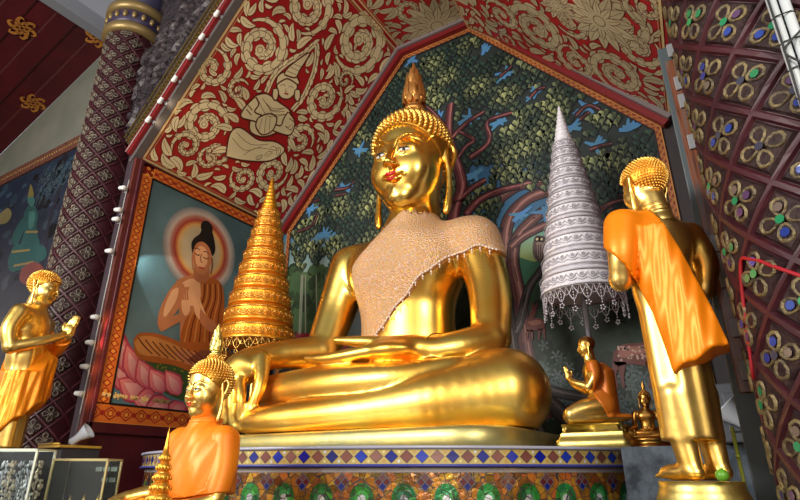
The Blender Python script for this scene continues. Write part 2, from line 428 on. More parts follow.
MT['ceil'] = paint_mat('gilt_scroll_paint', .45, 0, .5, .2, 2.0)
def ceiling_panel(name, p0, e1, e2, A, B, seed, spirals, extra=None, tries=6000, cream=CREAM):
    place, inv, n = plane_frame(p0, e1, e2); rng = random.Random(seed)
    sc = Scroll(place, A, B, rng, cream)
    sc.P.poly([(0, 0), (A, 0), (A, B), (0, B)], REDG, 0)
    for (u, v, R, a0, tr, d) in spirals:
        c = inv(u, v); sc.spiral(c, R, a0, tr, d)
    if extra: sc.k += 4; extra(sc, inv)
    sc.fill(tries); sc.border()
    o = struct(name, sc.P.mesh(name), MT['ceil']); return o
E1 = (0, 1, 0); DY = YB-YF; XRF = XR+.18
sl = math.hypot(CX-HT-XL, ZT-ZS); e2L = ((CX-HT-XL)/sl, 0, (ZT-ZS)/sl); e2R = (-(CX-HT-XL)/sl, 0, (ZT-ZS)/sl)

def deva(sc, inv):
    """the praying celestial figure drawn in cream line work"""
    P = sc.P; c = sc.c; g = lambda u, v: inv(u, v); ln = (.14, .05, .02)
    def sh(pts, n=5, col=c, closed=True):
        q = sm([g(*p) for p in pts]+[g(*pts[0])], n); sc.k += 1
        P.ribbon(q, .03, (.08, .008, .008), sc.k); P.poly(q, col, sc.k+.4)
        for p in q: sc.mark(p, .03)
        P.ribbon(q, .007, ln, sc.k+.6)
        return q
    def l(pts, w=.006): P.ribbon(sm([g(*p) for p in pts], 5), w, ln, sc.k+.8)
    # mask the whole figure area
    au = sm([g(*p) for p in ((266, 92), (274, 75), (288, 62), (304, 53), (316, 44), (315, 66), (309, 84), (302, 98), (292, 110))], 6)
    for q in au: sc.mark(q, .05)
    for u, v, r in ((262, 118, .20), (272, 108, .2), (285, 92, .16), (255, 135, .25), (270, 130, .22), (296, 78, .12), (240, 140, .2)): sc.mark(g(u, v), r)
    P.poly(au+[g(276, 104)], REDG, sc.k); P.ribbon(au, .075, (.1, .01, .01), sc.k+.1); P.ribbon(au, .06, c, sc.k+.2); P.ribbon(au, .010, ln, sc.k+.3)
    for i in range(2, len(au)-3, 4): sc.leaf(au[i], math.atan2(au[i+1][1]-au[i][1], au[i+1][0]-au[i][0])+.6, .10, .04, -.8, line=False); 
    for (u, v), a_, L_ in (((244, 110), 2.4, .2), ((238, 122), 2.7, .2), ((232, 130), 3.0, .22), ((292, 128), -.6, .18), ((290, 138), -.9, .2), ((228, 150), 3.3, .2), ((284, 152), -1.2, .2), ((246, 100), 2.0, .16), ((298, 116), -.2, .15)): sc.leaf(g(u, v), a_, L_, .075, .9)
    sc.k += 2
    sh([(226, 156), (230, 134), (240, 128), (258, 140), (275, 142), (284, 150), (270, 160), (245, 160)])     # skirts
    sh([(255, 96), (266, 94), (278, 102), (290, 112), (288, 124), (276, 132), (262, 136), (250, 130), (252, 112)])   # chest
    sh([(255, 97), (246, 106), (241, 116), (252, 120), (262, 122), (264, 117), (254, 112), (258, 104)])
    sh([(288, 112), (294, 122), (290, 134), (278, 132), (266, 126), (268, 122), (280, 126), (284, 118)])
    sh([(258, 118), (268, 114), (276, 118), (272, 130), (262, 134), (256, 126)])                           # folded hands
    for a, b_ in (((262, 118), (258, 132)), ((266, 116), (264, 133)), ((270, 116), (269, 131))): l([a, b_])
    sh([(277, 90), (278, 80), (286, 76), (295, 80), (296, 90), (289, 98), (281, 97)])                       # face
    sh([(276, 84), (278, 76), (286, 72), (296, 77), (298, 84), (287, 78)])                                   # diadem
    sh([(284, 74), (290, 66), (309, 53), (299, 70), (295, 77)])                                             # pointed crown
    l([(287, 71), (297, 75)]); l([(290, 67), (299, 71)]); l([(294, 64), (301, 67)])
    l([(280, 86), (283, 84), (285, 86)]); l([(288, 87), (291, 86), (293, 88)]); l([(286, 88), (285, 91), (287, 91)])
    P.ribbon([g(284, 93), g(288, 94)], .02, (.4, .03, .02), sc.k+.9)
    for u, v in ((275, 92), (297, 93)): sh([(u-2, v-3), (u+2, v-3), (u+2.5, v+4), (u, v+8), (u-2.5, v+4)], 3)
    for a, b_ in (((247, 104), (252, 110)), ((246, 109), (251, 115)), ((289, 118), (294, 122)), ((285, 126), (291, 130))): l([a, b_], .012)
    for r in range(3): l([(263+r*2, 100+r*2), (272+r*.5, 108+r*3), (285, 108+r*3)])
    l([(262, 98), (272, 110), (284, 108)]); l([(258, 100), (268, 116), (286, 114)]); l([(232, 138), (245, 150), (262, 146)]); l([(236, 132), (250, 144), (268, 144)]); l([(243, 155), (256, 148), (276, 150)])
ceiling_panel('ceiling', (XL, YF, ZS), E1, e2L, DY, sl, 3,
    [(262, 48, .30, 2.6, 1.7, -1), (360, 42, .38, 4.2, 1.8, 1), (324, 99, .27, 1.2, 1.5, -1), (206, 124, .25, 0, 1.6, 1), (212, 68, .20, 2, 1.2, -1), (217, 152, .15, 1, 1.3, -1),
     (309, 6, .30, 5, 1.7, 1), (209, 158, .13, 2, 1.2, 1), (272, 173, .22, .5, 1.5, -1), (243, 178, .17, 3, 1.4, 1), (300, 140, .20, 0, 1.4, 1), (186, 146, .16, 4, 1.3, -1), (345, 80, .12, 0, 1.2, 1), (238, 90, .13, 1, 1.2, 1), (380, 15, .2, 2, 1.3, -1)], deva)
def medallion(sc, inv):
    c = inv(437, 26); P = sc.P
    for r, nn in ((.40, 16), (.28, 12)):
        for i in range(nn): sc.leaf((c[0]+r*.35*math.cos(2*PI*i/nn), c[1]+r*.35*math.sin(2*PI*i/nn)), 2*PI*i/nn, r*.75, r*.30, .01)
    sc.k += 2; P.disc(c, .12, sc.c, sc.k, 24); P.ringg(c, .07, .08, (.2, .07, .02), (.2, .07, .02), sc.k+.5, 20); sc.mark(c, .3)
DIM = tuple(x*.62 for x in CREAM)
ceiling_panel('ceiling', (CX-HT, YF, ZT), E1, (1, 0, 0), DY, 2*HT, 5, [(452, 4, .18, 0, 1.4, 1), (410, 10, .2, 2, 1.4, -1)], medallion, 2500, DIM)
def med2(sc, inv):
    for u, v, R in ((605, 20, .34), (560, 2, .2)):
        c = inv(u, v)
        for r, nn in ((R, 14), (R*.65, 10)):
            for i in range(nn): sc.leaf((c[0]+r*.3*math.cos(2*PI*i/nn), c[1]+r*.3*math.sin(2*PI*i/nn)), 2*PI*i/nn, r*.75, r*.30, .01)
        sc.k += 2; sc.P.disc(c, R*.3, sc.c, sc.k, 20); sc.P.ringg(c, R*.16, R*.19, (.2, .07, .02), (.2, .07, .02), sc.k+.5, 18); sc.mark(c, R*.8)
ceiling_panel('ceiling', (XRF, YF, ZS), (XR-XRF, YB-YF, 0), ((CX+HT)-XRF, 0, ZT-ZS), DY, sl, 8,
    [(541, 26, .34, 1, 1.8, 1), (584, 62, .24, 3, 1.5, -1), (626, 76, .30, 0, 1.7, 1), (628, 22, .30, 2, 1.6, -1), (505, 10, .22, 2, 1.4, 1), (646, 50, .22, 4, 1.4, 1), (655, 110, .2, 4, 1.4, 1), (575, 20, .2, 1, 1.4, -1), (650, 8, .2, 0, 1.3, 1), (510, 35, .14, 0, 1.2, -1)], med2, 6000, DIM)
# roof shell above the panels (so the panels have thickness)
for nm, (x0, z0), (x1, z1) in (('ceiling', (XL, ZS), (CX-HT, ZT)), ('ceiling', (CX-HT, ZT), (CX+HT, ZT)), ('ceiling', (CX+HT, ZT), (XR, ZS))):
    dx, dz = x1-x0, z1-z0; d = math.hypot(dx, dz); nx, nz = -dz/d, dx/d
    bm = bmesh.new(); g_ = .17 if x1 == XR else .004; prism(bm, [(x0+nx*g_, z0+nz*g_), (x1+nx*g_, z1+nz*g_), (x1+nx*(g_+.1), z1+nz*(g_+.1)), (x0+nx*(g_+.1), z0+nz*(g_+.1))], YF, YB+.1); struct('ceiling', bm, MT['dark_red'])

# -------- mouldings that edge the back wall under the roof: red strip, grey strip
def offset_path(pts, d):
    """inset an open (x,z) path towards the niche centre"""
    out = []
    for i, p in enumerate(pts):
        ns = []
        for a, b in ((i-1, i), (i, i+1)):
            if a < 0 or b >= len(pts): continue
            dx, dz = pts[b][0]-pts[a][0], pts[b][1]-pts[a][1]; l = math.hypot(dx, dz); ns.append((dz/l, -dx/l))
        nx, nz = sum(n[0] for n in ns)/len(ns), sum(n[1] for n in ns)/len(ns); k = 1/max(.3, nx*nx+nz*nz)
        out.append((p[0]+nx*d*k, p[1]+nz*d*k))
    return out
ARCH = [(XL, ZS-3.2), (XL, ZS), (CX-HT, ZT), (CX+HT, ZT), (XR, ZS), (XR, ZS-3.2)]
def arch_strip(bm, d0, d1, y0, y1, path=ARCH, mi=0):
    A, B = offset_path(path, d0), offset_path(path, d1)
    for i in range(len(path)-1): prism(bm, [A[i], A[i+1], B[i+1], B[i]], y0, y1, mi=mi)
bm = bmesh.new(); arch_strip(bm, .003, .05, YB-.12, YB-.02, ARCH[1:5]); struct('trim_1', bm, mat('mauve_grey_moulding', (.20, .165, .17), .5))
bm = bmesh.new(); arch_strip(bm, .052, .11, YB-.09, YB-.015, ARCH[1:5]); struct('trim_2', bm, mat('deep_red_moulding', (.20, .008, .012), .4))

# -------- tree mural on the back wall
MT['mural'] = paint_mat('mural_paint', .5, 0, .35, .25, 2.5)
def mural_place(a, b, l): return (a, YB-.012-l, b)
def W(u, v):
    p = PY(u, v, YB-.012); return (float(p[0]), float(p[2]))
rng = random.Random(11)
P = Painter(mural_place, .00012)
INN = offset_path(ARCH, .175)
def inside(x, z, m=0):
    if x < XL+.18+m or x > XR-.18-m: return False
    zt = min(ZT-.18, ZS+(x-XL)*1.156-.27, ZS+(XR-x)*1.156-.27)
    return z < zt-m*1.5
P.poly(INN, (.012, .022, .022), 0, [(.02, .03, .03)]*6)
def bx(u0, v0, u1, v1, cols, layer): P.poly([W(u0, v0), W(u1, v0), W(u1, v1), W(u0, v1)], None, layer, cols)
# distant landscape, lower left
bx(283, 232, 345, 275, [(.05, .16, .28), (.05, .16, .28), (.30, .42, .36), (.30, .42, .36)], 1)
bx(283, 272, 345, 345, [(.10, .17, .07), (.10, .17, .07), (.03, .07, .03), (.03, .07, .03)], 1.2)
for i in range(120):
    u, v = rng.uniform(284, 345), rng.uniform(268, 320); c = rng.uniform(.3, 1.2)
    P.disc(W(u, v), rng.uniform(.04, .1), (.05*c, .10*c, .04*c), 1.4+i*.01, 9)
for i in range(16):
    u = rng.uniform(285, 345); P.ribbon([W(u, 335), W(u+rng.uniform(-3, 3), 275)], .02, (.26, .28, .20), 3)
for i in range(60): P.disc(W(rng.uniform(284, 345), rng.uniform(335, 350)), rng.uniform(.03, .06), (rng.uniform(.15, .35), .02, .03), 3.2+i*.01, 7)
# distant landscape, right: blue sky between trunks, green hills
bx(470, 160, 570, 235, [(.03, .10, .22)]*2+[(.04, .14, .26)]*2, 1)
bx(500, 228, 575, 262, [(.10, .30, .30), (.10, .28, .26), (.34, .42, .12), (.30, .38, .12)], 1.2)
P.poly([W(500, 266), W(515, 256), (W(535, 262)), W(552, 252), W(600, 262), W(640, 250), W(690, 262), W(690, 300), W(500, 300)], (.04, .16, .09), 1.4)
bx(455, 285, 700, 440, [(.03, .08, .045), (.03, .08, .045), (.012, .02, .015), (.012, .02, .015)], 1.5)
for i in range(260):
    u, v = rng.uniform(460, 700), rng.uniform(275, 440); c = rng.uniform(.2, 1.1)
    P.disc(W(u, v), rng.uniform(.04, .13), (.025*c, .055*c, .035*c), 1.6+i*.01, 8)
for i in range(140):   # pale flowering shrubs low down
    cu, cv = rng.choice(((560, 385), (548, 372), (600, 385), (640, 380), (575, 400), (660, 400), (625, 400))); a0 = rng.uniform(0, 6.3)
    u, v = cu+rng.gauss(0, 12), cv+rng.gauss(0, 11); c = W(u, v); col = rng.choice(((.10, .14, .16), (.07, .11, .10), (.14, .17, .19)))
    for k in range(5):
        a = a0+k*2*PI/5; P.ribbon([c, (c[0]+.05*math.cos(a), c[1]+.05*math.sin(a))], [.006, .02], col, 4.5+i*.01)
def limb(pts, w, base=(.085, .028, .03), hi=(.34, .16, .14), layer=8, n=7, w1=None):
    q = sm([W(*p) for p in pts], n); N_ = len(q); ws = [w+((w1 if w1 is not None else w)-w)*i/(N_-1) for i in range(N_)]
    P.ribbon(q, [x+.03 for x in ws], (.012, .008, .01), layer); P.ribbon(q, ws, base, layer+.2)
    P.ribbon([(a+x*.10, b+x*.08) for (a, b), x in zip(q, ws)], [x*.5 for x in ws], lerp(base, hi, .3), layer+.4)
    P.ribbon([(a+x*.16, b+x*.12) for (a, b), x in zip(q, ws)], [x*.2 for x in ws], hi, layer+.6)
    for k in range(max(2, int(N_/4))):      # bark streaks
        i = rng.randrange(0, max(1, N_-4)); o = rng.uniform(-.35, .35)
        P.ribbon([(q[j][0]+o*ws[j], q[j][1]) for j in range(i, min(N_, i+4))], .008, (.03, .012, .015), layer+.8)
GR, GH = (.045, .04, .045), (.16, .145, .14)
limb([(512, 440), (508, 400), (499, 330), (503, 262), (508, 222), (526, 200), (552, 190)], .17, layer=10, w1=.10)
limb([(530, 440), (520, 390), (514, 340), (507, 300), (500, 268), (508, 240)], .13, layer=9.5, w1=.08)
limb([(545, 420), (528, 360), (520, 300), (513, 262), (518, 236), (540, 214), (556, 206)], .13, layer=11, w1=.09)
limb([(498, 200), (520, 186), (552, 182), (570, 180)], .11, layer=10.5, w1=.05)
limb([(510, 248), (524, 236), (548, 224), (562, 222)], .08, layer=11.5, w1=.07)
limb([(508, 345), (520, 322), (528, 290), (540, 272), (546, 264)], .07, GR, GH, 12, w1=.05)
for pts, w in (([(494, 330), (505, 372), (528, 392), (556, 408), (580, 436)], .16), ([(500, 350), (522, 378), (556, 392), (590, 398)], .09), ([(505, 300), (515, 360), (535, 420), (545, 440)], .12), ([(545, 445), (520, 420), (498, 400), (480, 380)], .12)):
    limb(pts, w, GR, GH, 12.5, w1=w*.6)
limb([(582, 190), (604, 194), (626, 196)], .05, layer=10); limb([(590, 212), (616, 206), (624, 194)], .05, layer=10)
# limbs that show among the leaves
LEAFB = 20; leafcut = []
for pts, w in (([(452, 240), (455, 210), (462, 186), (456, 160), (449, 134), (451, 104)], .14), ([(449, 134), (438, 118), (427, 107)], .05), ([(452, 138), (466, 124), (484, 112)], .06), ([(458, 158), (466, 147), (474, 140), (460, 132)], .05),
               ([(470, 158), (484, 148), (490, 138), (488, 122), (512, 113)], .06), ([(466, 215), (480, 200), (500, 191), (520, 186)], .09), ([(455, 205), (470, 190), (486, 180)], .08), ([(500, 77), (508, 70), (512, 66)], .03), ([(530, 98), (538, 90), (545, 88)], .035),
               ([(576, 116), (588, 106), (600, 110)], .035), ([(580, 120), (590, 112)], .03), ([(590, 150), (602, 146), (612, 144)], .03), ([(300, 215), (310, 204), (320, 200)], .03), ([(298, 232), (312, 226), (318, 214)], .03), ([(335, 190), (348, 188), (354, 182)], .03), ([(336, 196), (346, 194)], .03), ([(595, 215), (608, 205), (624, 200)], .05)):
    leafcut.append(([W(*p) for p in sm(pts, 4)], w, pts))
    limb(pts, w, (.085, .015, .022), (.36, .13, .13), 70, w1=w*.55)
blues = [(484, 50), (506, 74), (536, 93), (586, 108), (470, 118), (440, 118), (500, 122), (596, 146), (545, 212), (310, 210), (345, 188), (325, 236), (475, 175), (412, 60), (572, 128), (520, 215), (360, 150), (650, 190), (628, 130)]
def near_blue(x, z):
    for u, v in blues:
        c = W(u, v)
        if (x-c[0])**2/.04+(z-c[1])**2/.018 < 1: return True
    return False
for u, v in blues:
    c = W(u, v)
    for k in range(10): 
        a = rng.uniform(0, 6.3); r = rng.uniform(.05, .13); P.ribbon([c, (c[0]+r*1.2*math.cos(a), c[1]+r*math.sin(a))], [.05, .02], (.07, .22, rng.uniform(.36, .5)), 66+k*.1)
clumps = [(rng.uniform(XL, XR), rng.uniform(1.4, ZT)) for _ in range(170)]
def is_leafy(x, z):
    u, v, _ = None, None, None
    l = x*cs+YB*ss; F = YB*cs-x*ss; zc = F*cp+z*sp; up = z*cp-F*sp; u = 400+CF*l/zc; v = 250-CF*up/zc
    if u < 345: lim = 262+8*math.sin(u*.4)
    elif u < 455: lim = 260
    elif u < 500: lim = 235
    elif u < 560: lim = 186+6*math.sin(u*.5)
    elif u < 566: lim = 205
    elif u < 620: lim = 285
    else: lim = 262+12*math.sin(u*.2)
    return v < lim
rows = int((ZT-1.0)/.058)
for r in range(rows):
    z = 1.0+r*.058; L0 = 22+r*.45
    for k in range(int((XR-XL)/.082)):
        x = XL+k*.082+(r % 2)*.041+rng.uniform(-.024, .024); zz = z+rng.uniform(-.014, .014)
        if not inside(x, zz, .02) or not is_leafy(x, zz): continue
        if near_blue(x, zz) and rng.random() < .82: continue
        if any(min((x-q[0])**2+(zz-q[1])**2 for q in pts) < (w*.55+.01)**2 for pts, w, _ in leafcut) and rng.random() < .8: continue
        d = min(((x-a)**2+(zz-b_)**2*1.6)**.5 for a, b_ in clumps); t = max(0, 1-d/.24)**1.4; t = min(1, t+rng.uniform(-.08, .10)); t = max(0, t)
        s_ = rng.uniform(.044, .056)*(.85+.35*t); dr = lerp((.008, .024, .024), (.12, .15, .06), t); br_ = lerp((.03, .08, .06), (.68, .72, .32), t); ed = (.003, .007, .008)
        w = rng.uniform(-.012, .012); 
        hl = [(x, zz+s_*.45), (x-s_*.55, zz+s_*.75), (x-s_*.95, zz+s_*.30), (x-s_*.75, zz-s_*.3), (x+w*.5, zz-s_*.95), (x+w, zz-s_*1.5)]
        hr = [(x, zz+s_*.45), (x+w, zz-s_*1.5), (x+w*.5+s_*.12, zz-s_*.95), (x+s_*.75, zz-s_*.3), (x+s_*.95, zz+s_*.30), (x+s_*.55, zz+s_*.75)]
        P.poly([(x+(p[0]-x)*1.35, zz+(p[1]-zz)*1.22-.006) for p in hl[:-1]+hr[1:]], ed, L0)
        P.poly(hl, None, L0+.15, [lerp(dr, br_, .4), br_, br_, dr, dr, br_]); P.poly(hr, None, L0+.15, [lerp(dr, ed, .2), br_, lerp(dr, ed, .4), lerp(dr, ed, .5), dr, lerp(dr, br_, .5)])
# perched owl
def shape(pts, col, layer, n=4, cols=None): P.poly(sm([W(*p) for p in pts]+[W(*pts[0])], n), col, layer)
LO = 90
shape([(536, 236), (541, 236), (546, 241), (548, 252), (546, 262), (540, 263), (534, 256), (533, 245)], (.10, .06, .055), LO); shape([(537, 240), (541, 239), (544, 246), (544, 256), (539, 258), (536, 250)], (.28, .18, .15), LO+.5)
P.disc(W(537.5, 239.5), .035, (.04, .02, .02), LO+1, 8); P.disc(W(542, 239.5), .035, (.04, .02, .02), LO+1, 8); P.disc(W(537.5, 239.5), .014, (.6, .5, .3), LO+1.5, 6); P.disc(W(542, 239.5), .014, (.6, .5, .3), LO+1.5, 6)
for k in range(4): P.ribbon([W(536.5+k*2.2, 245), W(537+k*2, 258)], .01, (.05, .03, .03), LO+1)
# two deer
DR, DH = (.16, .04, .035), (.36, .14, .11)
shape([(525, 321), (535, 318), (543, 320), (545, 328), (536, 331), (527, 331)], DR, LO, 4); shape([(526, 323), (529, 318), (531, 311), (533, 308), (537, 310), (535, 316), (533, 322)], DR, LO+.3); shape([(528, 322), (538, 320), (542, 323), (533, 326)], DH, LO+.6)
for a, b_ in (((528, 330), (527, 341)), ((532, 330), (533, 340)), ((540, 329), (539, 340)), ((544, 328), (545, 339)), ((534, 309), (532, 303)), ((535, 309), (538, 303))): P.ribbon([W(*a), W(*b_)], [.03, .012], DR, LO)
shape([(614, 352), (622, 345), (640, 343), (655, 341), (664, 346), (662, 360), (648, 366), (630, 364), (618, 366), (613, 360)], DR, LO, 5); shape([(618, 352), (630, 347), (652, 346), (658, 350), (640, 354), (622, 358)], DH, LO+.4)
shape([(655, 344), (662, 336), (668, 326), (674, 322), (680, 326), (676, 332), (670, 340), (664, 350)], DR, LO+.2)
for a, b_, c_ in (((617, 362), (614, 374), (618, 388)), ((622, 362), (622, 375), (624, 388)), ((650, 362), (652, 375), (650, 388)), ((658, 358), (662, 372), (660, 386))): P.ribbon([W(*a), W(*b_), W(*c_)], [.07, .035, .02], DR, LO)
for i in range(46): P.disc(W(rng.uniform(618, 658), rng.uniform(346, 361)), .011, (.6, .4, .33), LO+1, 6)
# painted frame: orange ornamental band
FR = offset_path(ARCH, .112)
OR_, ORD = (.34, .10, .03), (.16, .03, .015)
for i in range(1, 4):
    A_, B_ = FR[i], FR[i+1]; 
for i in range(5):
    P.poly([FR[i], FR[i+1], INN[i+1], INN[i]], OR_, LO+5)
    dx, dz = FR[i+1][0]-FR[i][0], FR[i+1][1]-FR[i][1]; d = math.hypot(dx, dz); n_ = int(d/.07)
    mid = lambda t, o: (FR[i][0]+(INN[i][0]-FR[i][0])*o+(FR[i+1][0]-FR[i][0]+((INN[i+1][0]-FR[i+1][0])-(INN[i][0]-FR[i][0]))*o)*t, FR[i][1]+(INN[i][1]-FR[i][1])*o+(FR[i+1][1]-FR[i][1]+((INN[i+1][1]-FR[i+1][1])-(INN[i][1]-FR[i][1]))*o)*t)
    for k in range(n_):
        t0, t1 = k/n_, (k+1)/n_; P.ribbon([mid(t0, .2), mid((t0+t1)/2, .8), mid(t1, .2)], .010, ORD, LO+5.5); P.ribbon([mid(t0, .8), mid((t0+t1)/2, .2), mid(t1, .8)], .010, (.5, .2, .05), LO+5.7)
    P.ribbon([mid(0, .95), mid(1, .95)], .012, (.02, .01, .01), LO+6); P.ribbon([mid(0, .06), mid(1, .06)], .010, (.5, .22, .06), LO+6)
tag(link('wall_mural', P.mesh('mural'), MT['mural']), 'large mural of a spreading leafy tree with deer and owl on the back wall', 'mural')

# -------- painting of the seated robed figure on the left wall
def LW(u, v):
    p = PL(u, v, np.array((XL+.03, 0, 0)), np.array((1., 0, 0))); return (float(p[1]), float(p[2]))
Q = Painter(lambda a, b, l: (XL+.03+l, a, b), .0003)
(ya, zb0) = LW(80, 427); top = ZS-.03; y0, y1, zb = YF+.045, YB-.125, .40
t_ = (.085, .15, .17); 
y0i, y1i, zbi, zti = y0+.13, y1-.10, zb+.16, top-.12
ncol, nrow = 10, 10
def bgcol(a, b):
    s_ = .75+.35*math.sin(a*3.1+b*1.7)*math.sin(b*2.3-a); f = max(0, 1-abs((b-1.7)-(a-3)*.2)/1.3); return (t_[0]*(s_+.5*f), t_[1]*(s_+.55*f), t_[2]*(s_+.55*f))
for i in range(ncol):
    for j in range(nrow):
        A0, A1 = y0i+(y1i-y0i)*i/ncol, y0i+(y1i-y0i)*(i+1)/ncol; B0, B1 = zbi+(zti-zbi)*j/nrow, zbi+(zti-zbi)*(j+1)/nrow
        Q.poly([(A0, B0), (A1, B0), (A1, B1), (A0, B1)], None, 0, [bgcol(A0, B0), bgcol(A1, B0), bgcol(A1, B1), bgcol(A0, B1)])
hc = LW(201, 250); hr_ = abs(LW(201, 207)[1]-LW(201, 292)[1])/2
for r0, r1, c0, c1 in ((.86, 1.02, (.50, .40, .34), (.16, .19, .20)), (.80, .86, (.42, .18, .13), (.50, .40, .34)), (.70, .80, (.34, .03, .02), (.42, .18, .13)), (.62, .70, (.62, .28, .08), (.36, .05, .03)), (.5, .62, (.50, .40, .24), (.62, .34, .10))): Q.ringg(hc, hr_*r0, hr_*r1, c0, c1, 1)
Q.disc(hc, hr_*.5, (.36, .32, .24), 1, 36, col2=(.50, .40, .24))
def qs(pts, col, l, n=4): Q.poly(sm([LW(*p) for p in pts]+[LW(*pts[0])], n), col, l)
def ql(pts, w, col, l): Q.ribbon(sm([LW(*p) for p in pts], 4), w, col, l)
# lotus petals
pet = [((112, 372), (108, 330)), ((120, 382), (110, 350)), ((128, 390), (112, 366)), ((140, 396), (122, 384)), ((152, 400), (136, 400)), ((166, 402), (146, 410)), ((180, 404), (168, 416)), ((196, 404), (188, 418)), ((212, 404), (212, 418)),
       ((126, 372), (122, 346)), ((138, 382), (130, 356)), ((150, 388), (142, 368)), ((164, 392), (154, 376)), ((180, 394), (170, 378))]
qs([(146, 352), (165, 352), (200, 362), (225, 372), (222, 398), (190, 402), (160, 390), (146, 372)], (.035, .07, .02), 2)
for i in range(60): Q.disc(LW(rng.uniform(150, 215), rng.uniform(362, 388)), .012, (.16, .15, .02), 2.5, 6)
for i, (b_, t) in enumerate(pet):
    B_, T = LW(*b_), LW(*t); 
    dx, dz = T[0]-B_[0], T[1]-B_[1]; L_ = math.hypot(dx, dz); nx, nz = -dz/L_, dx/L_; w = .135 if i < 9 else .11
    if i < 9: B_ = (B_[0]+.05, B_[1]); 
    for s2, cA, cB, lay in ((1.0, (.20, .01, .04), (.50, .06, .09), 3+i*.6), (.82, (.42, .04, .08), (.78, .24, .22), 3.3+i*.6), (.45, (.44, .07, .11), (.80, .42, .36), 3.45+i*.6)):
        q = [(0, .25), (.25, .85), (.5, 1), (.78, .55), (1, 0), (.72, -.62), (.5, -1), (.25, -.85), (0, -.25)]
        q = [(B_[0]+dx*a*1.5*(.6+.4*s2)+nx*w*o*s2, B_[1]+dz*a*1.5*(.6+.4*s2)+nz*w*o*s2) for a, o in q]
        Q.poly(q, None, lay, [lerp(cA, cB, x) for x in (0, .3, .6, .8, 1, .7, .4, .2, 0)])
SK, SKD, SKH = (.46, .17, .07), (.22, .06, .03), (.72, .38, .19)
RB, RBD, RBH = (.36, .09, .015), (.12, .022, .006), (.52, .20, .05)
# robe over crossed legs
qs([(133, 340), (140, 333), (158, 334), (180, 342), (200, 350), (222, 350), (236, 362), (236, 392), (214, 388), (196, 376), (176, 366), (150, 362), (136, 356)], RB, 14)
qs([(134, 342), (142, 336), (158, 338), (180, 347), (196, 354), (186, 362), (160, 357), (140, 354)], RBH, 14.5)
qs([(172, 352), (184, 350), (200, 356), (206, 362), (196, 366), (182, 362)], SK, 15); qs([(186, 360), (198, 352), (206, 346), (214, 354), (208, 362)], SKD, 15.2)
for k in range(9): ql([(138+k*7, 338+k*1.6), (144+k*7.5, 346+k*1.8), (152+k*8, 354+k*2)], .014, RBD, 15.4)
for k in range(8): ql([(190+k*5, 360+k*2), (204+k*4, 366+k*2.4), (220+k*2, 366+k*3.4)], .014, RBD, 15.5)
# torso, bare right shoulder
qs([(176, 281), (186, 276), (198, 275), (210, 277), (217, 286), (218, 300), (212, 320), (210, 346), (182, 344), (180, 320), (178, 304)], SK, 16)
qs([(180, 284), (190, 279), (200, 282), (200, 300), (190, 306), (182, 298)], SKH, 16.3)
qs([(200, 282), (212, 278), (222, 286), (224, 310), (222, 340), (214, 350), (182, 346), (184, 322), (192, 312), (200, 300)], RB, 16.6)
for k in range(8): ql([(202+k*2.6, 284), (200+k*3, 300), (190+k*4, 318), (184+k*5, 342)], .016, RBD if k % 2 else RBH, 17)
qs([(176, 282), (183, 284), (184, 296), (176, 312), (170, 318), (165, 326), (160, 330), (157, 322), (160, 308), (168, 292)], SK, 17.4); qs([(172, 290), (178, 288), (176, 300), (166, 316), (163, 314), (166, 302)], SKH, 17.6)
qs([(158, 322), (166, 318), (178, 314), (184, 308), (188, 312), (182, 320), (168, 328), (160, 331)], SK, 17.8); qs([(182, 312), (181, 302), (184, 294), (187, 290), (189, 294), (190, 304), (189, 312), (185, 316)], SKH, 18)
for a in (0, 2.2, 4.4): ql([(183+a, 300), (182.5+a, 292), (184+a, 287)], .022, SK, 18.2)
qs([(193, 305), (193, 296), (196, 294), (199, 298), (203, 308), (206, 318), (200, 320), (195, 314)], SKH, 18.1)
for a in (0, 2.2, 4.2): ql([(193+a, 306), (193.5+a, 296), (195+a, 290+a*.6)], .022, SKH, 18.3)
qs([(200, 308), (206, 316), (214, 322), (218, 330), (210, 332), (200, 322)], SK, 18.2)
# neck and head
qs([(195, 262), (208, 266), (208, 280), (200, 283), (193, 277)], lerp(SK, SKD, .35), 18)
qs([(193, 246), (197, 240), (204, 242), (210, 248), (211, 260), (208, 270), (202, 275), (196, 271), (193, 262)], SK, 19); qs([(195, 250), (200, 246), (206, 250), (207, 262), (202, 269), (197, 266), (195, 258)], SKH, 19.2)
HB = (.008, .006, .008)
qs([(192, 254), (191, 244), (194, 238), (200, 233), (203, 222), (209, 222), (212, 232), (214, 240), (215, 250), (212, 256), (209, 248), (203, 242), (197, 243), (194, 248)], HB, 19.6); Q.disc(LW(206.5, 228), .085, HB, 19.7, 14)
for e in ((194.5, 253, 199.5, 255), (203, 257, 208.5, 258.5)): ql([(e[0], e[1]), ((e[0]+e[2])/2, (e[1]+e[3])/2+1.2), (e[2], e[3])], .012, (.05, .01, .01), 20)
for e in ((194.5, 249, 199.5, 250.5), (203, 252, 208.5, 254)): ql([(e[0], e[1]), ((e[0]+e[2])/2, (e[1]+e[3])/2-1.4), (e[2], e[3])], .010, (.05, .015, .01), 20)
ql([(201, 254), (200, 260), (202, 263)], .012, SKD, 20); ql([(198.5, 267), (201, 268), (204, 268.5)], .02, (.40, .03, .03), 20)
ql([(192.5, 254), (192, 262), (193, 270)], .02, SK, 19.4); ql([(211.5, 258), (212, 266), (210.5, 274)], .02, SKD, 19.4)
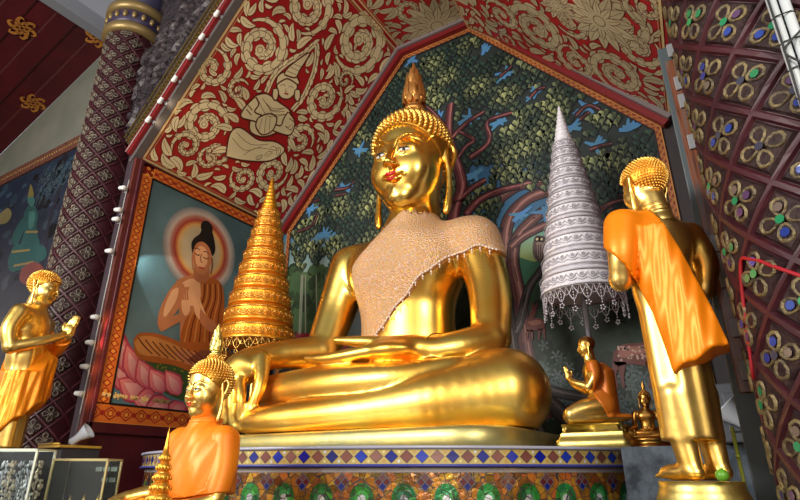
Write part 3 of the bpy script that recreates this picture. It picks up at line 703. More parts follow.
# frame bands on the wall: orange with red lattice
OB, OD, OH = (.62, .15, .02), (.30, .018, .01), (.75, .28, .04)
def band(a0, b0, a1, b1, vert, n):
    Q.poly([(a0, b0), (a1, b0), (a1, b1), (a0, b1)], OB, 24)
    for k in range(n):
        if vert:
            z0, z1 = b0+(b1-b0)*k/n, b0+(b1-b0)*(k+1)/n; am = (a0+a1)/2; w = (a1-a0)*.34; zm = (z0+z1)/2
            Q.poly([(am, z0), (am+w, zm), (am, z1), (am-w, zm)], OD, 24.5); Q.poly([(am, zm-(zm-z0)*.6), (am+w*.6, zm), (am, zm+(zm-z0)*.6), (am-w*.6, zm)], OH, 24.8)
        else:
            z0, z1 = a0+(a1-a0)*k/n, a0+(a1-a0)*(k+1)/n; am = (b0+b1)/2; w = (b1-b0)*.34; zm = (z0+z1)/2
            Q.ribbon([(z0, am-w), (z1, am+w)], .012, OD, 24.5); Q.ribbon([(z0, am+w), (z1, am-w)], .012, OD, 24.5); Q.disc((z0, am), w*.55, OD, 24.6, 8); Q.disc((z0, am), w*.35, OH, 24.8, 8); Q.poly([(zm, am-w*.5), (zm+.03, am), (zm, am+w*.5), (zm-.03, am)], OD, 24.6)
    for off, col in ((.006, OH), ):
        for p, q in (((a0, b0), (a1, b0)), ((a1, b0), (a1, b1)), ((a1, b1), (a0, b1)), ((a0, b1), (a0, b0))): Q.ribbon([p, q], .012, col, 25)
band(y0, zbi, y0i, top, True, 34); band(y1i, zbi, y1, top, True, 34); band(y0, zti, y1, top, False, 18); band(y0, zb, y1, zbi, False, 13)
for p, q in (((y0i, zbi), (y1i, zbi)), ((y1i, zbi), (y1i, zti)), ((y1i, zti), (y0i, zti)), ((y0i, zti), (y0i, zbi))): Q.ribbon([p, q], .02, (.01, .006, .006), 26)
pt = thing('framed_painting', 'painting of a robed figure with halo on a pink lotus, left niche wall', 'painting', (XL, 3.8, .4))
def local(o, root):
    o.parent = root; o.matrix_parent_inverse = Matrix.Translation(-root.location)
cv = link('canvas', Q.mesh('canvas'), MT['mural']); local(cv, pt)
bm = bmesh.new()
for a, b_, c_, d_ in ((y0-.04, zb-.05, y0, top+.02), (y1, zb-.05, y1+.03, top+.02), (y0, top, y1, top+.02), (y0-.04, zb-.09, y1+.03, zb)): box(bm, (XL, a, b_), (XL+.06, c_, d_), .006)
box(bm, (XL, y0, zb), (XL+.026, y1, top))
fr = link('frame', tomesh(bm), MT['dark_red']); local(fr, pt)
# the line of golden lettering under the lotus
for s_, u0, v0, siz in (('\u0e04\u0e13\u0e30 \u0e28\u0e23\u0e17\u0e18\u0e32', 99, 401.5, .115), ('\u0e04\u0e13\u0e30 \u0e0a\u0e38\u0e21\u0e0a\u0e19', 126, 405.5, .1), ('2538', 150, 409.5, .1)):
    pass
def lettering():
    glyph = [  # simple looped strokes like the lettering seen, in a 1x1 cell
        [[(.1, .2), (.2, .1), (.3, .25), (.15, .35), (.1, .7), (.3, .95), (.6, .9), (.7, .5), (.7, 0)]],
        [[(.1, .9), (.2, 1), (.3, .85), (.2, .7), (.15, .3), (.3, 0), (.5, .5), (.7, 0), (.8, .4), (.8, 1)]],
        [[(.15, .95), (.3, .8), (.15, .7), (.15, 0), (.75, 0), (.75, 1)], [(.2, 1.25), (.5, 1.35), (.8, 1.2)]],
        [[(.2, .3), (.3, .1), (.45, .3), (.2, .6), (.4, 1), (.7, .8), (.7, 0)], [(.9, .2), (.95, .1), (1, .25)]],
        [[(.1, .85), (.25, .95), (.3, .75), (.2, .0), (.6, .15), (.8, .6), (.75, 1)]],
        [[(.1, .1), (.25, 0), (.3, .2), (.2, .8), (.5, 1), (.8, .8), (.75, 0)], [(.6, -.3), (.75, -.4), (.9, -.2)]]]
    T = Painter(lambda a, b, l: (XL+.03+.009+l, a, b), .0003); seq = ((0, 1, 4, None, 2, 5, 3, 0, 4, None, 0, 3, 1, None, 5, 2, 4), (0, 3, 5, 2, 1, 4, 3))
    for sq, (us, vs), (ue, ve), col in ((seq[0], (100, 403.5), (146, 412), (.95, .62, .22)), (seq[1], (151, 412), (168, 415), (.34, .22, .09))):
        a, b_ = LW(us, vs), LW(ue, ve); n = len(sq)
        for i, g in enumerate(sq):
            if g is None: continue
            o = lerp(a, b_, i/n); s2 = (b_[0]-a[0])/n*.86
            for st in glyph[g]: T.ribbon(sm([(o[0]+p[0]*s2, zbi+.06+(p[1])*s2*1.25) for p in st], 3), .012, col, 0)
    return T.mesh('lettering')
lt = link('lettering', lettering(), MT['mural']); local(lt, pt)

# -------- front of the niche: dark carved gable board and jambs
m, N, L, b = M_('dark_carved_wood'); MT['carved'] = m; 
tc = N.new('ShaderNodeTexCoord'); v1 = N.new('ShaderNodeTexVoronoi'); v1.inputs['Scale'].default_value = 11; nz = N.new('ShaderNodeTexNoise'); nz.inputs['Scale'].default_value = 16; nz.inputs['Detail'].default_value = 5; nz.inputs['Distortion'].default_value = 2.5
r1 = N.new('ShaderNodeValToRGB'); r1.color_ramp.elements[0].position = .42; r1.color_ramp.elements[1].position = .66; r1.color_ramp.elements[0].color = (.012, .009, .014, 1); r1.color_ramp.elements[1].color = (.05, .036, .045, 1)
bp = N.new('ShaderNodeBump'); bp.inputs['Strength'].default_value = .9; bp.inputs['Distance'].default_value = .04
L.new(tc.outputs['Object'], v1.inputs['Vector']); L.new(tc.outputs['Object'], nz.inputs['Vector']); L.new(nz.outputs['Fac'], r1.inputs['Fac']); L.new(r1.outputs['Color'], b.inputs['Base Color']); L.new(nz.outputs['Fac'], bp.inputs['Height']); L.new(bp.outputs['Normal'], b.inputs['Normal']); b.inputs['Roughness'].default_value = .4
ax, az = CX-HT-XL, ZT-ZS
def front_pt(t, o):  # along the left slope, outward offset
    return (XL+ax*t-az/sl*o, ZS+az*t+ax/sl*o)
# flat infill above and beside the arch
bm = bmesh.new(); out = [(-4.9, front_pt(0, .02)[1]+.1), front_pt(1.0, .02), (CX-HT, ZT+2), (-5.1, ZT+2), (-5.1, 3.2)]; prism(bm, out, YF+.03, YF+.12); struct('wall_front', bm, MT['carved'])
bm = bmesh.new(); prism(bm, [(XR+.12, FLOOR), (XR+.12, ZS+.5), (CX+HT, ZT+.3), (CX+HT, ZT+2), (3.2, ZT+2), (3.2, FLOOR)], YF+.5, YF+.6); struct('wall_front', bm, MT['dark_red'])
bm = bmesh.new(); prism(bm, [front_pt(-.02, -.005), front_pt(1.05, -.005), front_pt(1.05, .038), front_pt(-.02, .038)], YF-.06, YF+.02); struct('trim_3', bm, mat('dull_grey_edge', (.10, .09, .09), .5))
bm = bmesh.new(); prism(bm, [front_pt(-.0, .042), front_pt(1.05, .042), front_pt(1.05, .13), front_pt(-.0, .13)], YF-.10, YF+.02); struct('trim_4', bm, mat('deep_red_edge', (.22, .008, .012), .45))
# rows of carved flame leaves on the gable board
def carve_leaf(bm, o, ang, Ln, w, y, mi=0, th=.03, bend=.9):
    n = 6; pts = [o]; a = ang
    for i in range(n): a += bend/n; pts.append((pts[-1][0]+math.cos(a)*Ln/n, pts[-1][1]+math.sin(a)*Ln/n))
    prev = None
    for i, p in enumerate(pts):
        q = pts[min(i+1, n)] if i < n else p; r = pts[max(0, i-1)]; dx, dz = q[0]-r[0], q[1]-r[1]; d = math.hypot(dx, dz) or 1; ww = w*math.sin(PI*min(.97, (i/n)**.75+.05))/2
        row = [bm.verts.new((p[0]-dz/d*ww, y, p[1]+dx/d*ww)), bm.verts.new((p[0], y-th, p[1])), bm.verts.new((p[0]+dz/d*ww, y, p[1]-dx/d*ww))]
        if prev:
            for j in range(2): f = bm.faces.new((prev[j], prev[j+1], row[j+1], row[j])); f.material_index = mi
        prev = row
gb = thing('carved_gable_board', 'dark carved wooden gable board with gold chain band along the left slope', 'gable board', (front_pt(.4, .5)[0], YF, front_pt(.4, .5)[1]))
bm = bmesh.new(); prism(bm, [front_pt(.02, .135), front_pt(1.1, .135), front_pt(1.1, .95), front_pt(.20, .95), front_pt(.02, .5)], YF-.06, YF+.028)
slab = link('board', tomesh(bm), MT['carved']); local(slab, gb)
sa = math.atan2(az, ax); bm = bmesh.new()
for j, o in enumerate((.48, .62, .76, .9)):
    for k in range(46):
        t = .02+(.0,.03,.09,.16)[j]+1.06*k/46+(j % 2)*.014; p = front_pt(t, o+rng.uniform(-.05, .05)); L_ = rng.uniform(.09, .24); carve_leaf(bm, p, sa+rng.uniform(-1.4, 1.8), L_, L_*rng.uniform(.22, .42), YF-.058-rng.uniform(0, .01), 0, .03, rng.choice((-1, 1))*rng.uniform(.6, 2.2))
lv = link('carved_leaves', tomesh(bm), mat('carved_leaf_wood', (.075, .058, .066), .5, .1, (.022, .016, .022), 14)); local(lv, gb)
bm = bmesh.new()
for k in range(62):
    t = .03+1.06*k/62; p = front_pt(t, .26)
    for s_ in (-1, 1): carve_leaf(bm, (p[0]+.02*s_, p[1]), sa+s_*1.57-.5*s_, .085, .045, YF-.058, 0, .02, s_*.7)
    prism(bm, [front_pt(t, .24), front_pt(t+.006, .26), front_pt(t, .28), front_pt(t-.006, .26)], YF-.085, YF-.06)
for o in (.165, .355): prism(bm, [front_pt(.03, o), front_pt(1.09, o), front_pt(1.09, o+.015), front_pt(.03, o+.015)], YF-.075, YF-.058)
cb = link('chain_band', tomesh(bm), mat('old_gilt', (.16, .105, .03), .45, .5)); local(cb, gb)
# left jamb edge strip
bm = bmesh.new(); box(bm, (XL-.10, YF-.05, FLOOR), (XL-.005, YF+.02, ZS+.06), .01); struct('trim_5', bm, mat('dark_jamb', (.045, .03, .04), .4))
bm = bmesh.new(); box(bm, (XL-.005, YF-.04, FLOOR), (XL+.03, YF+.05, ZS), .005); struct('trim_6', bm, mat('red_brown_post', (.12, .02, .015), .4))
# right jamb: grey pilaster with brown veined panel
m, N, L, b = M_('veined_brown_panel'); MT['vein'] = m
tc = N.new('ShaderNodeTexCoord'); mp = N.new('ShaderNodeMapping'); mp.inputs['Scale'].default_value = (16, 16, 1.2); nz = N.new('ShaderNodeTexNoise'); nz.inputs['Scale'].default_value = 2.2; nz.inputs['Detail'].default_value = 5; nz.inputs['Distortion'].default_value = 1.2
r1 = N.new('ShaderNodeValToRGB'); e = r1.color_ramp.elements; e[0].position = .3; e[1].position = .7; e[0].color = (.02, .012, .012, 1); e[1].color = (.12, .15, .15, 1); k = r1.color_ramp.elements.new(.5); k.color = (.24, .07, .025, 1)
L.new(tc.outputs['Object'], mp.inputs[0]); L.new(mp.outputs[0], nz.inputs['Vector']); L.new(nz.outputs['Fac'], r1.inputs['Fac']); L.new(r1.outputs['Color'], b.inputs['Base Color']); b.inputs['Roughness'].default_value = .25
bm = bmesh.new(); box(bm, (XR+.03, YF-.05, FLOOR), (XR+.17, YF+.06, 2.1), .006); struct('trim_7', bm, mat('green_grey_jamb', (.085, .11, .12), .4))
bm = bmesh.new(); box(bm, (XR+.055, YF-.065, .3), (XR+.125, YF-.048, 2.0), .004); struct('trim_8', bm, MT['vein'])

# -------- aisle at far left: grey wall with a dim framed painting, dark red plank ceiling
YA = 3.0
A_, B_ = PY(0, 155, YA), PY(112, 45, YA); sd = (B_-A_)/np.linalg.norm(B_-A_)
A2 = A_-sd*3.0; B2 = B_+sd*.9
bm = bmesh.new(); prism(bm, [(A2[0], FLOOR), (A2[0], A2[2]), (B2[0], B2[2]), (-4.98, B2[2]), (-4.98, FLOOR)], YA, YA+.1); struct('wall_left', bm, MT['plaster'])
MT['plank'] = mat('dark_red_planks', (.075, .003, .007), .5, 0, (.045, .002, .005), 2.5)  # red darkened further: the corner's low light is put into the colour
MT['plankline'] = mat('plank_edge', (.09, .03, .03), .6)
bm = bmesh.new(); B3 = B_+sd*.02
nrm = np.array((-sd[2], 0, sd[0])); pw = .24
for k in range(26):
    y1_ = YA-.004-k*pw; y0_ = y1_-pw+.014; off = .02*(k % 2)
    vs = [A2+nrm*(off), B3+nrm*(off), B3+nrm*(off+.04), A2+nrm*(off+.04)]
    prism(bm, [(p[0], p[2]) for p in vs], y0_, y1_)
    vs = [A2+nrm*(.012), B3+nrm*(.012), B3+nrm*(.05), A2+nrm*(.05)]
    prism(bm, [(p[0], p[2]) for p in vs], y0_-.013, y0_-.001, mi=1)
me = tomesh(bm); o = struct('ceiling', me, MT['plank']); me.materials.append(MT['plankline'])
# stencilled gold flower emblems on the planks
def emblem(u, v):
    p0 = A_; n = nrm; q = PL(u, v, p0, n); T = Painter(lambda a, b, l: q+sd*a+np.array((0, 1, 0))*b-nrm*(.006+l), .0005); c = (.42, .17, .03)
    for r, nn, ph in ((.15, 6, 0), (.1, 6, .5), (.05, 4, 0)):
        for i in range(nn):
            a = 2*PI*(i+ph)/nn; pts = [(r*.45*math.cos(a), r*.45*math.sin(a)), (r*.8*math.cos(a+.15), r*.8*math.sin(a+.15)), (r*1.05*math.cos(a+.5), r*1.05*math.sin(a+.5)), (r*.85*math.cos(a+.75), r*.85*math.sin(a+.75))]
            T.ribbon(sm(pts, 3), [x*r/.15 for x in (.05, .05, .045, .04, .04, .035, .03, .025, .015, .01)], c, 1)
    T.ringg((0, 0), .02, .035, c, c, 1.2, 12)
    return T.mesh('emblem')
ew = [(22, 28, 'gold stencilled flower emblem on dark red planks nearest the picture corner'), (98, 37, 'gold stencilled flower emblem on dark red planks beside the grey beam'), (33, 103, 'gold stencilled flower emblem on dark red planks, lowest of the three')]
for u, v, lb in ew: tag(link('ceiling_emblem', emblem(u, v), MT['mural']), lb, 'emblem', 'gold emblems on the plank ceiling')
# grey beam at the ceiling edge, running out over the visitors
bp_ = B3; bm = bmesh.new(); box(bm, (bp_[0]-.02, -2.5, bp_[2]-.05), (bp_[0]+.16, YA+.1, bp_[2]+.16), .01); struct('trim_9', bm, mat('pale_grey_beam', (.22, .23, .27), .5))
# dim painting on the aisle wall
DW = lambda u, v: (float(PY(u, v, YA-.03)[0]), float(PY(u, v, YA-.03)[2]))
D = Painter(lambda a, b, l: (a, YA-.03-l, b), .0004)
c1 = DW(79, 147); c0 = DW(0, 172); xr = DW(82, 142)[0]; ztp = c1[1]; xl_ = xr-2.2; zbt = .25
D.poly([(xl_, zbt), (xr, zbt), (xr, ztp), (xl_, ztp)], None, 0, [(.03, .018, .018), (.03, .018, .018), (.015, .025, .05), (.012, .022, .045)])
dr_ = random.Random(4)
for i in range(170):
    x = dr_.uniform(xl_+.1, xr-.1); z = dr_.uniform(zbt, ztp); t = (z-zbt)/(ztp-zbt); c = (lerp((.10, .05, .045), (.04, .09, .15), t) if dr_.random() < .7 else (.02, .02, .03)); k = dr_.uniform(.5, 1.5)
    D.disc((x, z), dr_.uniform(.04, .13), tuple(v*k*.5 for v in c), 1+i*.02, 10, 1, dr_.uniform(.4, 1))
for i in range(70):   # hanging willow leaves, upper right
    x = xr-dr_.uniform(.05, .8); z = ztp-dr_.uniform(.05, .5); D.ribbon([(x, z), (x-.08, z-.07), (x-.12, z-.2)], [.012, .02, .004], (.06, .09, .11), 6)
D.ribbon(sm([(xr-.25, ztp-.5), (xr-.3, ztp-1.0), (xr-.22, ztp-1.7), (xr-.28, zbt+.1)], 5), .07, (.02, .02, .03), 6.5)
def ds(pts, col, l): D.poly(sm([DW(*p) for p in pts]+[DW(*pts[0])], 4), col, l)
TG = (.02, .07, .07); TL = (.045, .13, .12)
ds([(24, 214), (29, 205), (35, 206), (38, 216), (37, 230), (40, 246), (30, 252), (22, 244), (25, 228)], TG, 8); ds([(25, 216), (17, 226), (12, 240), (17, 246), (22, 236), (27, 224)], TG, 8.2); ds([(8, 262), (14, 246), (28, 244), (44, 246), (46, 258), (30, 266), (12, 272)], TG, 8.1)
ds([(28, 203), (28, 197), (33, 196), (35, 202), (32, 207)], TL, 8.5); ds([(28, 197), (31, 184), (34, 196)], (.16, .13, .04), 8.6); ds([(29, 212), (35, 212), (34, 226), (29, 228)], TL, 8.6)
for a, b_ in (((14, 266), (34, 262)), ((12, 252), (30, 250)), ((26, 232), (38, 232))): D.ribbon([DW(*a), DW(*b_)], .03, (.20, .14, .05), 9)
# robed mourner shapes near the bottom
ds([(22, 268), (34, 262), (44, 268), (46, 282), (30, 286), (20, 280)], (.16, .04, .035), 9.5); ds([(0, 214), (8, 208), (12, 214), (8, 222), (0, 224)], (.16, .13, .06), 8)
ap = thing('framed_painting', 'dim blue and maroon painting of a teal crowned figure on the aisle wall', 'painting', (xr-1.1, YA, .3))
cv = link('canvas', D.mesh('dim_canvas'), MT['mural']); local(cv, ap)
bm = bmesh.new(); fw = .17
for a, b_, c_, d_ in ((xr, zbt-fw, xr+fw, ztp+fw), (xl_-fw, ztp, xr, ztp+fw), (xl_-fw, zbt-fw, xr, zbt), (xl_-fw, zbt, xl_, ztp)): box(bm, (a, YA-.06, b_), (c_, YA-.001, d_), .008)
box(bm, (xl_, YA-.028, zbt), (xr, YA-.001, ztp)); fr = link('frame', tomesh(bm), mat('maroon_frame', (.10, .035, .03), .5, 0, (.15, .06, .035), 14)); local(fr, ap)
bm = bmesh.new()
for k in range(40):
    z = zbt+(ztp-zbt)*k/40; carve_leaf(bm, (xr+.085, z), PI/2, .055, .05, YA-.061, 0, .01, .6 if k % 2 else -.6)
    if k < 36: carve_leaf(bm, (xr-k*.058, ztp+.085), PI, .05, .05, YA-.061, 0, .01, .6 if k % 2 else -.6)
g = link('gilt_leaves', tomesh(bm), mat('dull_gilt', (.24, .12, .04), .5, .3)); local(g, ap)

# -------- great columns covered in lattice with raised flower tiles
MT['col_red'] = mat('oxblood_lacquer', (.055, .006, .012), .5, 0, (.035, .005, .010), 5)
MT['tile_gilt'] = mat('aged_gilt_tile', (.24, .18, .08), .5, .25, (.06, .042, .026), 24, .8, 70)
MT['tile_gilt_dark'] = mat('dull_gilt_tile', (.17, .14, .10), .5, .3, (.09, .07, .055), 14)
MT['gem'] = paint_mat('glass_gems', .12, 0, .8, .1)
MT['tile_bed'] = mat('tile_bed', (.020, .008, .010), .55, 0, (.04, .022, .02), 20, .6, 50, spec=.2)
def column(cx, cy, rad, nar, z0, z1, label, gilt, a_lo, a_hi, captop=None, gems=True):
    t = thing('column', label, 'column', (cx, cy, z0))
    bm = bmesh.new(); lathe(bm, [(rad, 0), (rad, z1-z0)], 48); link('shaft', tomesh(bm), MT['col_red'], t)
    D_ = 2*PI*rad/nar; nz_ = int((z1-z0)/D_)   # diamond diagonal
    to = lambda a, b, h: ((rad+h)*math.cos(a/rad), (rad+h)*math.sin(a/rad), b)
    rb = bmesh.new(); H = nz_*D_
    for s_ in (1, -1):       # helical ribs
        for k in range(nar):
            pts = []
            n = nz_*4
            for i in range(n+1):
                b_ = H*i/n; pts.append((k*D_+s_*b_, b_))
            prev = None
            for a, b_ in pts:
                row = [rb.verts.new(to(a+o*D_*.085, b_, h)) for o, h in ((-1.0, 0), (-.5, .014), (.5, .014), (1.0, 0))]
                if prev:
                    for j in range(3): rb.faces.new((prev[j], prev[j+1], row[j+1], row[j]))
                prev = row
    link('lattice', tomesh(rb), MT['col_red'], t)
    fl = bmesh.new(); gm = Painter(lambda a, b, l: to(a, b, l)); gr = random.Random(7)
    e = D_/math.sqrt(2)*.5*.82     # half edge of a tile
    for i in range(nar):
        for j in range(2*nz_-1):
            ca = (i+.5*(j % 2))*D_; cb_ = (j+1)*D_/2
            ang = (ca/rad) % (2*PI)
            if not (a_lo <= ang <= a_hi): continue
            R45 = lambda x, y: (ca+(x-y)*.7071, cb_+(x+y)*.7071)
            def quad(pts, h0, mi=0): 
                fl.faces.new([fl.verts.new(to(*R45(x, y), h)) for x, y, h in pts]).material_index = mi
            # bevelled bed
            o = [(-e, -e), (e, -e), (e, e), (-e, e)]; q = [(x*.86, y*.86) for x, y in o]
            for a in range(4): quad([(*o[a], .001), (*o[(a+1) % 4], .001), (*q[(a+1) % 4], .012), (*q[a], .012)], 0, 1)
            quad([(*p, .012) for p in q], 0, 1)
            # four petals toward the corners: ring of raised gilt
            for a in range(4):
                an = PI/4+a*PI/2; ux, uy = math.cos(an), math.sin(an); vx, vy = -uy, ux
                c0 = e*.56; outer = []; inner = []; topv = []
                for k in range(9):
                    th = 2*PI*k/9; lx = c0+e*.46*math.cos(th); ly = e*.34*math.sin(th)*(1.05+.35*math.cos(th))
                    P3 = lambda s2, h: fl.verts.new(to(*R45(ux*(c0+(lx-c0)*s2)+vx*ly*s2, uy*(c0+(lx-c0)*s2)+vy*ly*s2), h))
                    outer.append(P3(1, .012)); topv.append(P3(.84, .021)); inner.append(P3(.66, .013))
                for k in range(9):
                    fl.faces.new((outer[k], outer[(k+1) % 9], topv[(k+1) % 9], topv[k])).smooth = True; fl.faces.new((topv[k], topv[(k+1) % 9], inner[(k+1) % 9], inner[k])).smooth = True
                fl.faces.new(inner).material_index = 1
                if gems and gr.random() < .42:
                    col = gr.choice(((.02, .04, .22), (.03, .06, .30), (.03, .20, .08), (.10, .05, .12), (.16, .12, .10))); pc = R45(ux*c0, uy*c0); gm.disc(pc, e*.2, col, 24, 8)
            if not gems: gm.disc(R45(0, 0), e*.16, (.10, .08, .06), 34, 9); continue
            cc = gr.choice(((.02, .22, .09), (.03, .28, .10), (.03, .04, .22), (.05, .05, .08), (.10, .05, .10))); gm.disc(R45(0, 0), e*.19, cc, 34, 9)
    link('flower_tiles', tomesh(fl), [gilt, MT['tile_bed']], t); link('glass_gems', gm.mesh('gems'), MT['gem'], t)
    if captop: captop(t)
    return t
def capital(t):
    bm = bmesh.new(); z = 6.50; r = .27
    lathe(bm, [(r+.01, z-.42), (r+.06, z-.40), (r+.06, z-.32), (r+.02, z-.30)], 40, mi=1)
    lathe(bm, [(r+.02, z-.30), (r+.04, z-.27), (r+.04, z-.14), (r+.02, z-.12)], 40, mi=0)
    lathe(bm, [(r+.02, z-.12), (r+.07, z-.10), (r+.07, z-.02), (r+.02, z)], 40, mi=1)
    lathe(bm, [(r-.0, z), (r+.0, z+.9)], 40, mi=2)
    for k in range(20):
        a = 2*PI*k/20; blob(bm, ((r+.04)*math.cos(a), (r+.04)*math.sin(a), z-.205), (.03, .03, .045), 8, 1)
    link('capital', tomesh(bm), [mat('violet_band', (.03, .02, .06), .4), mat('gilt_ring', (.26, .18, .07), .4, .5), mat('blue_grey_shaft', (.04, .035, .08), .4)], t)  # band and shaft colours darkened to carry the low light of the corner
column(-5.36, 2.70, .27, 8, FLOOR, 4.95, 'round oxblood column with dull gilt flower tiles left of the lotus painting', MT['tile_gilt_dark'], PI*1.0, PI*2.0, capital, False)
column(.475, 2.4, .44, 10, FLOOR, 5.6, 'round oxblood column with bright gilt flower tiles at the right edge', MT['tile_gilt'], PI*.92, PI*2.0)
# ================================================================== HEADS
def head_sculpt(fine=.0095):
    s = Sculpt((-.46, -.52, -.82), (.46, .5, .58), fine)
    s.ell((0, .04, .14), (.325, .37, .335), 0); s.ell((0, -.05, -.10), (.30, .29, .38), .08); s.ell((0, -.19, -.385), (.12, .11, .085), .10)
    for x in (-1, 1):
        s.ell((x*.155, -.19, -.14), (.125, .12, .15), .08)
        s.chain([(x*.022, -.345, .00), (x*.055, -.352, .065), (x*.12, -.338, .105), (x*.19, -.285, .105), (x*.255, -.19, .055)], [.008, .010, .010, .009, .005], .02)
        s.ell((x*.125, -.280, .0), (.085, .055, .052), .05)                                             # eyelid
        s.chain([(x*.045, -.335, -.035), (x*.09, -.35, -.012), (x*.14, -.338, -.008), (x*.205, -.275, -.025)], [.006, .008, .008, .004], .008)
        s.chain([(x*.05, -.332, -.045), (x*.10, -.340, -.056), (x*.15, -.322, -.054), (x*.20, -.272, -.032)], [.005, .006, .006, .004], .008)
        s.ell((x*.038, -.382, -.155), (.028, .032, .021), .02)                                          # nostril wing
        s.chain([(x*.325, .04, .10), (x*.36, .07, .13), (x*.385, .10, .06), (x*.372, .07, -.06), (x*.352, .045, -.14)], [.02, .024, .024, .02, .018], .015)
        s.chain([(x*.325, .02, .08), (x*.335, .02, .0), (x*.35, .03, -.14), (x*.355, .02, -.30), (x*.345, .0, -.44), (x*.335, -.01, -.50)], [.025, .025, .026, .027, .034, .03], .025)
    s.chain([(0, -.325, .05), (0, -.375, -.05), (0, -.415, -.135)], [.020, .025, .030], .035); s.ell((0, -.412, -.146), (.031, .032, .024), .018)
    s.chain([(0, -.375, -.185), (0, -.36, -.215)], [.02, .012], .015)
    s.chain([(-.10, -.318, -.235), (-.045, -.358, -.228), (0, -.366, -.238), (.045, -.358, -.228), (.10, -.318, -.235)], [.007, .016, .015, .016, .007], .014)
    s.chain([(-.075, -.325, -.262), (0, -.356, -.276), (.075, -.325, -.262)], [.008, .019, .008], .014)
    s.chain([(0, -.30, -.33), (0, -.30, -.34)], [.01, .01], .02)
    s.chain([(0, .06, -.30), (0, .08, -.62), (0, .06, -.80)], [.215, .22, .27], .05)
    for z in (-.50, -.57, -.645):
        n = 20; s.chain([(.235*math.cos(2*PI*i/n), .065+.235*math.sin(2*PI*i/n), z+.012*math.sin(2*PI*i/n)) for i in range(n+1)], [.010]*(n+1), .018)
    V, Q = s.arrays(2); return s, V, Q
HS, HV, HQ = head_sculpt()
def hair_thr(y): return np.maximum(.215-(y+.30)*.80, -.27)
def hair_meshes(nc=1000, topk=True):
    m1 = HS.cloth(lambda X, Y, Z: np.maximum(hair_thr(Y)-Z+X*0, np.abs(X)*0+((X/.35)**2+((Y-.04)/.395)**2+((Z-.14)/.36)**2-1)*.15), .022, 'hair_cap')
    bm = bmesh.new()
    def curl(p, nv, r, h):
        nv = Vector(nv).normalized(); t = nv.orthogonal().normalized(); b = nv.cross(t); p = Vector(p); rows = []
        for rr, hh in ((1, -.3), (1.0, .25), (.62, .75), ):
            rows.append([bm.verts.new(p+nv*h*hh+(t*math.cos(2*PI*k/7)+b*math.sin(2*PI*k/7))*r*rr) for k in range(7)])
        tip = bm.verts.new(p+nv*h*1.15)
        for a, c in zip(rows, rows[1:]):
            for k in range(7): f = bm.faces.new((a[k], a[(k+1) % 7], c[(k+1) % 7], c[k])); f.smooth = True
        for k in range(7): f = bm.faces.new((rows[-1][k], rows[-1][(k+1) % 7], tip)); f.smooth = True
    ga = PI*(3-5**.5)
    dirs = []; rows_ = int(PI*.36/.043)
    for i in range(rows_):
        th = PI*(i+.5)/rows_; m_ = max(1, int(2*PI*.36*math.sin(th)/.049)); dirs += [(math.sin(th)*math.cos(2*PI*(k+.618*i)/m_), math.sin(th)*math.sin(2*PI*(k+.618*i)/m_), math.cos(th)) for k in range(m_)]
    for x, y, z in dirs:
        p = (x*.342, .04+y*.387, .14+z*.352)
        if p[2] < float(hair_thr(p[1]))+.005: continue
        if abs(p[0]) > .3 and p[1] < .16 and p[2] < .12: continue
        curl(p, (x/.342, y/.387, z/.352), .0205, .034)
    if topk:
        for i in range(110):
            z = 1-2*(i+.5)/110
            if z < -.05: continue
            r = math.sqrt(1-z*z); a = ga*i; x, y = r*math.cos(a), r*math.sin(a); curl((x*.135, .07+y*.14, .47+z*.11), (x, y, z), .018, .028)
        blob(bm, (0, .07, .47), (.135, .14, .11), 16)
    me = tomesh(bm, 'curls'); me.shade_smooth(); return m1, me
HAIRCAP, CURLS = hair_meshes(); _, CURLS_SMALL = hair_meshes(900, False)
def finial_mesh():
    bm = bmesh.new()
    lathe(bm, [(.10, .555), (.115, .575), (.10, .60), (.075, .61), (.085, .625), (.07, .645)], 24, (0, .07, 0))
    def fl(a, z): return 1+.16*math.cos(6*a)*(1 if z < .95 else .5)
    lathe(bm, [(.06, .64), (.095, .69), (.105, .74), (.095, .80), (.075, .87), (.05, .95), (.028, 1.02), (.010, 1.09), (.002, 1.12)], 36, (0, .07, 0), fn=fl)
    for ring, (r, z, h, n) in enumerate(((.10, .64, .15, 8), (.098, .70, .17, 8), (.08, .78, .16, 6), (.058, .86, .15, 6))):
        for k in range(n):     # flame leaves around the finial
            a = 2*PI*(k+.5*(ring % 2))/n; c, s_ = math.cos(a), math.sin(a); pts = []
            for t, w, o in ((0, .025, 0), (.35, .034, .016), (.7, .02, .016), (1, .002, .028)): pts.append([bm.verts.new((c*(r*(1-.4*t)+o+.004)-s_*w*q, .07+s_*(r*(1-.4*t)+o+.004)+c*w*q, z+h*t)) for q in (-1, 0, 1)])
            for p, q in zip(pts, pts[1:]):
                p[1].co += Vector((c, s_, 0))*.012
                for j in range(2): bm.faces.new((p[j], p[j+1], q[j+1], q[j]))
    me = tomesh(bm, 'finial'); me.shade_smooth(); return me
FINIAL = finial_mesh()
def lips_mesh():
    s = Sculpt((-.14, -.42, -.31), (.14, -.25, -.19), .0045)
    s.chain([(-.072, -.338, -.235), (-.036, -.364, -.228), (0, -.370, -.238), (.036, -.364, -.228), (.072, -.338, -.235)], [.006, .0155, .0145, .0155, .006], .004)
    s.chain([(-.052, -.342, -.261), (0, -.361, -.274), (.052, -.342, -.261)], [.007, .018, .007], .004); return s.mesh('lips', 1)
LIPS = lips_mesh()
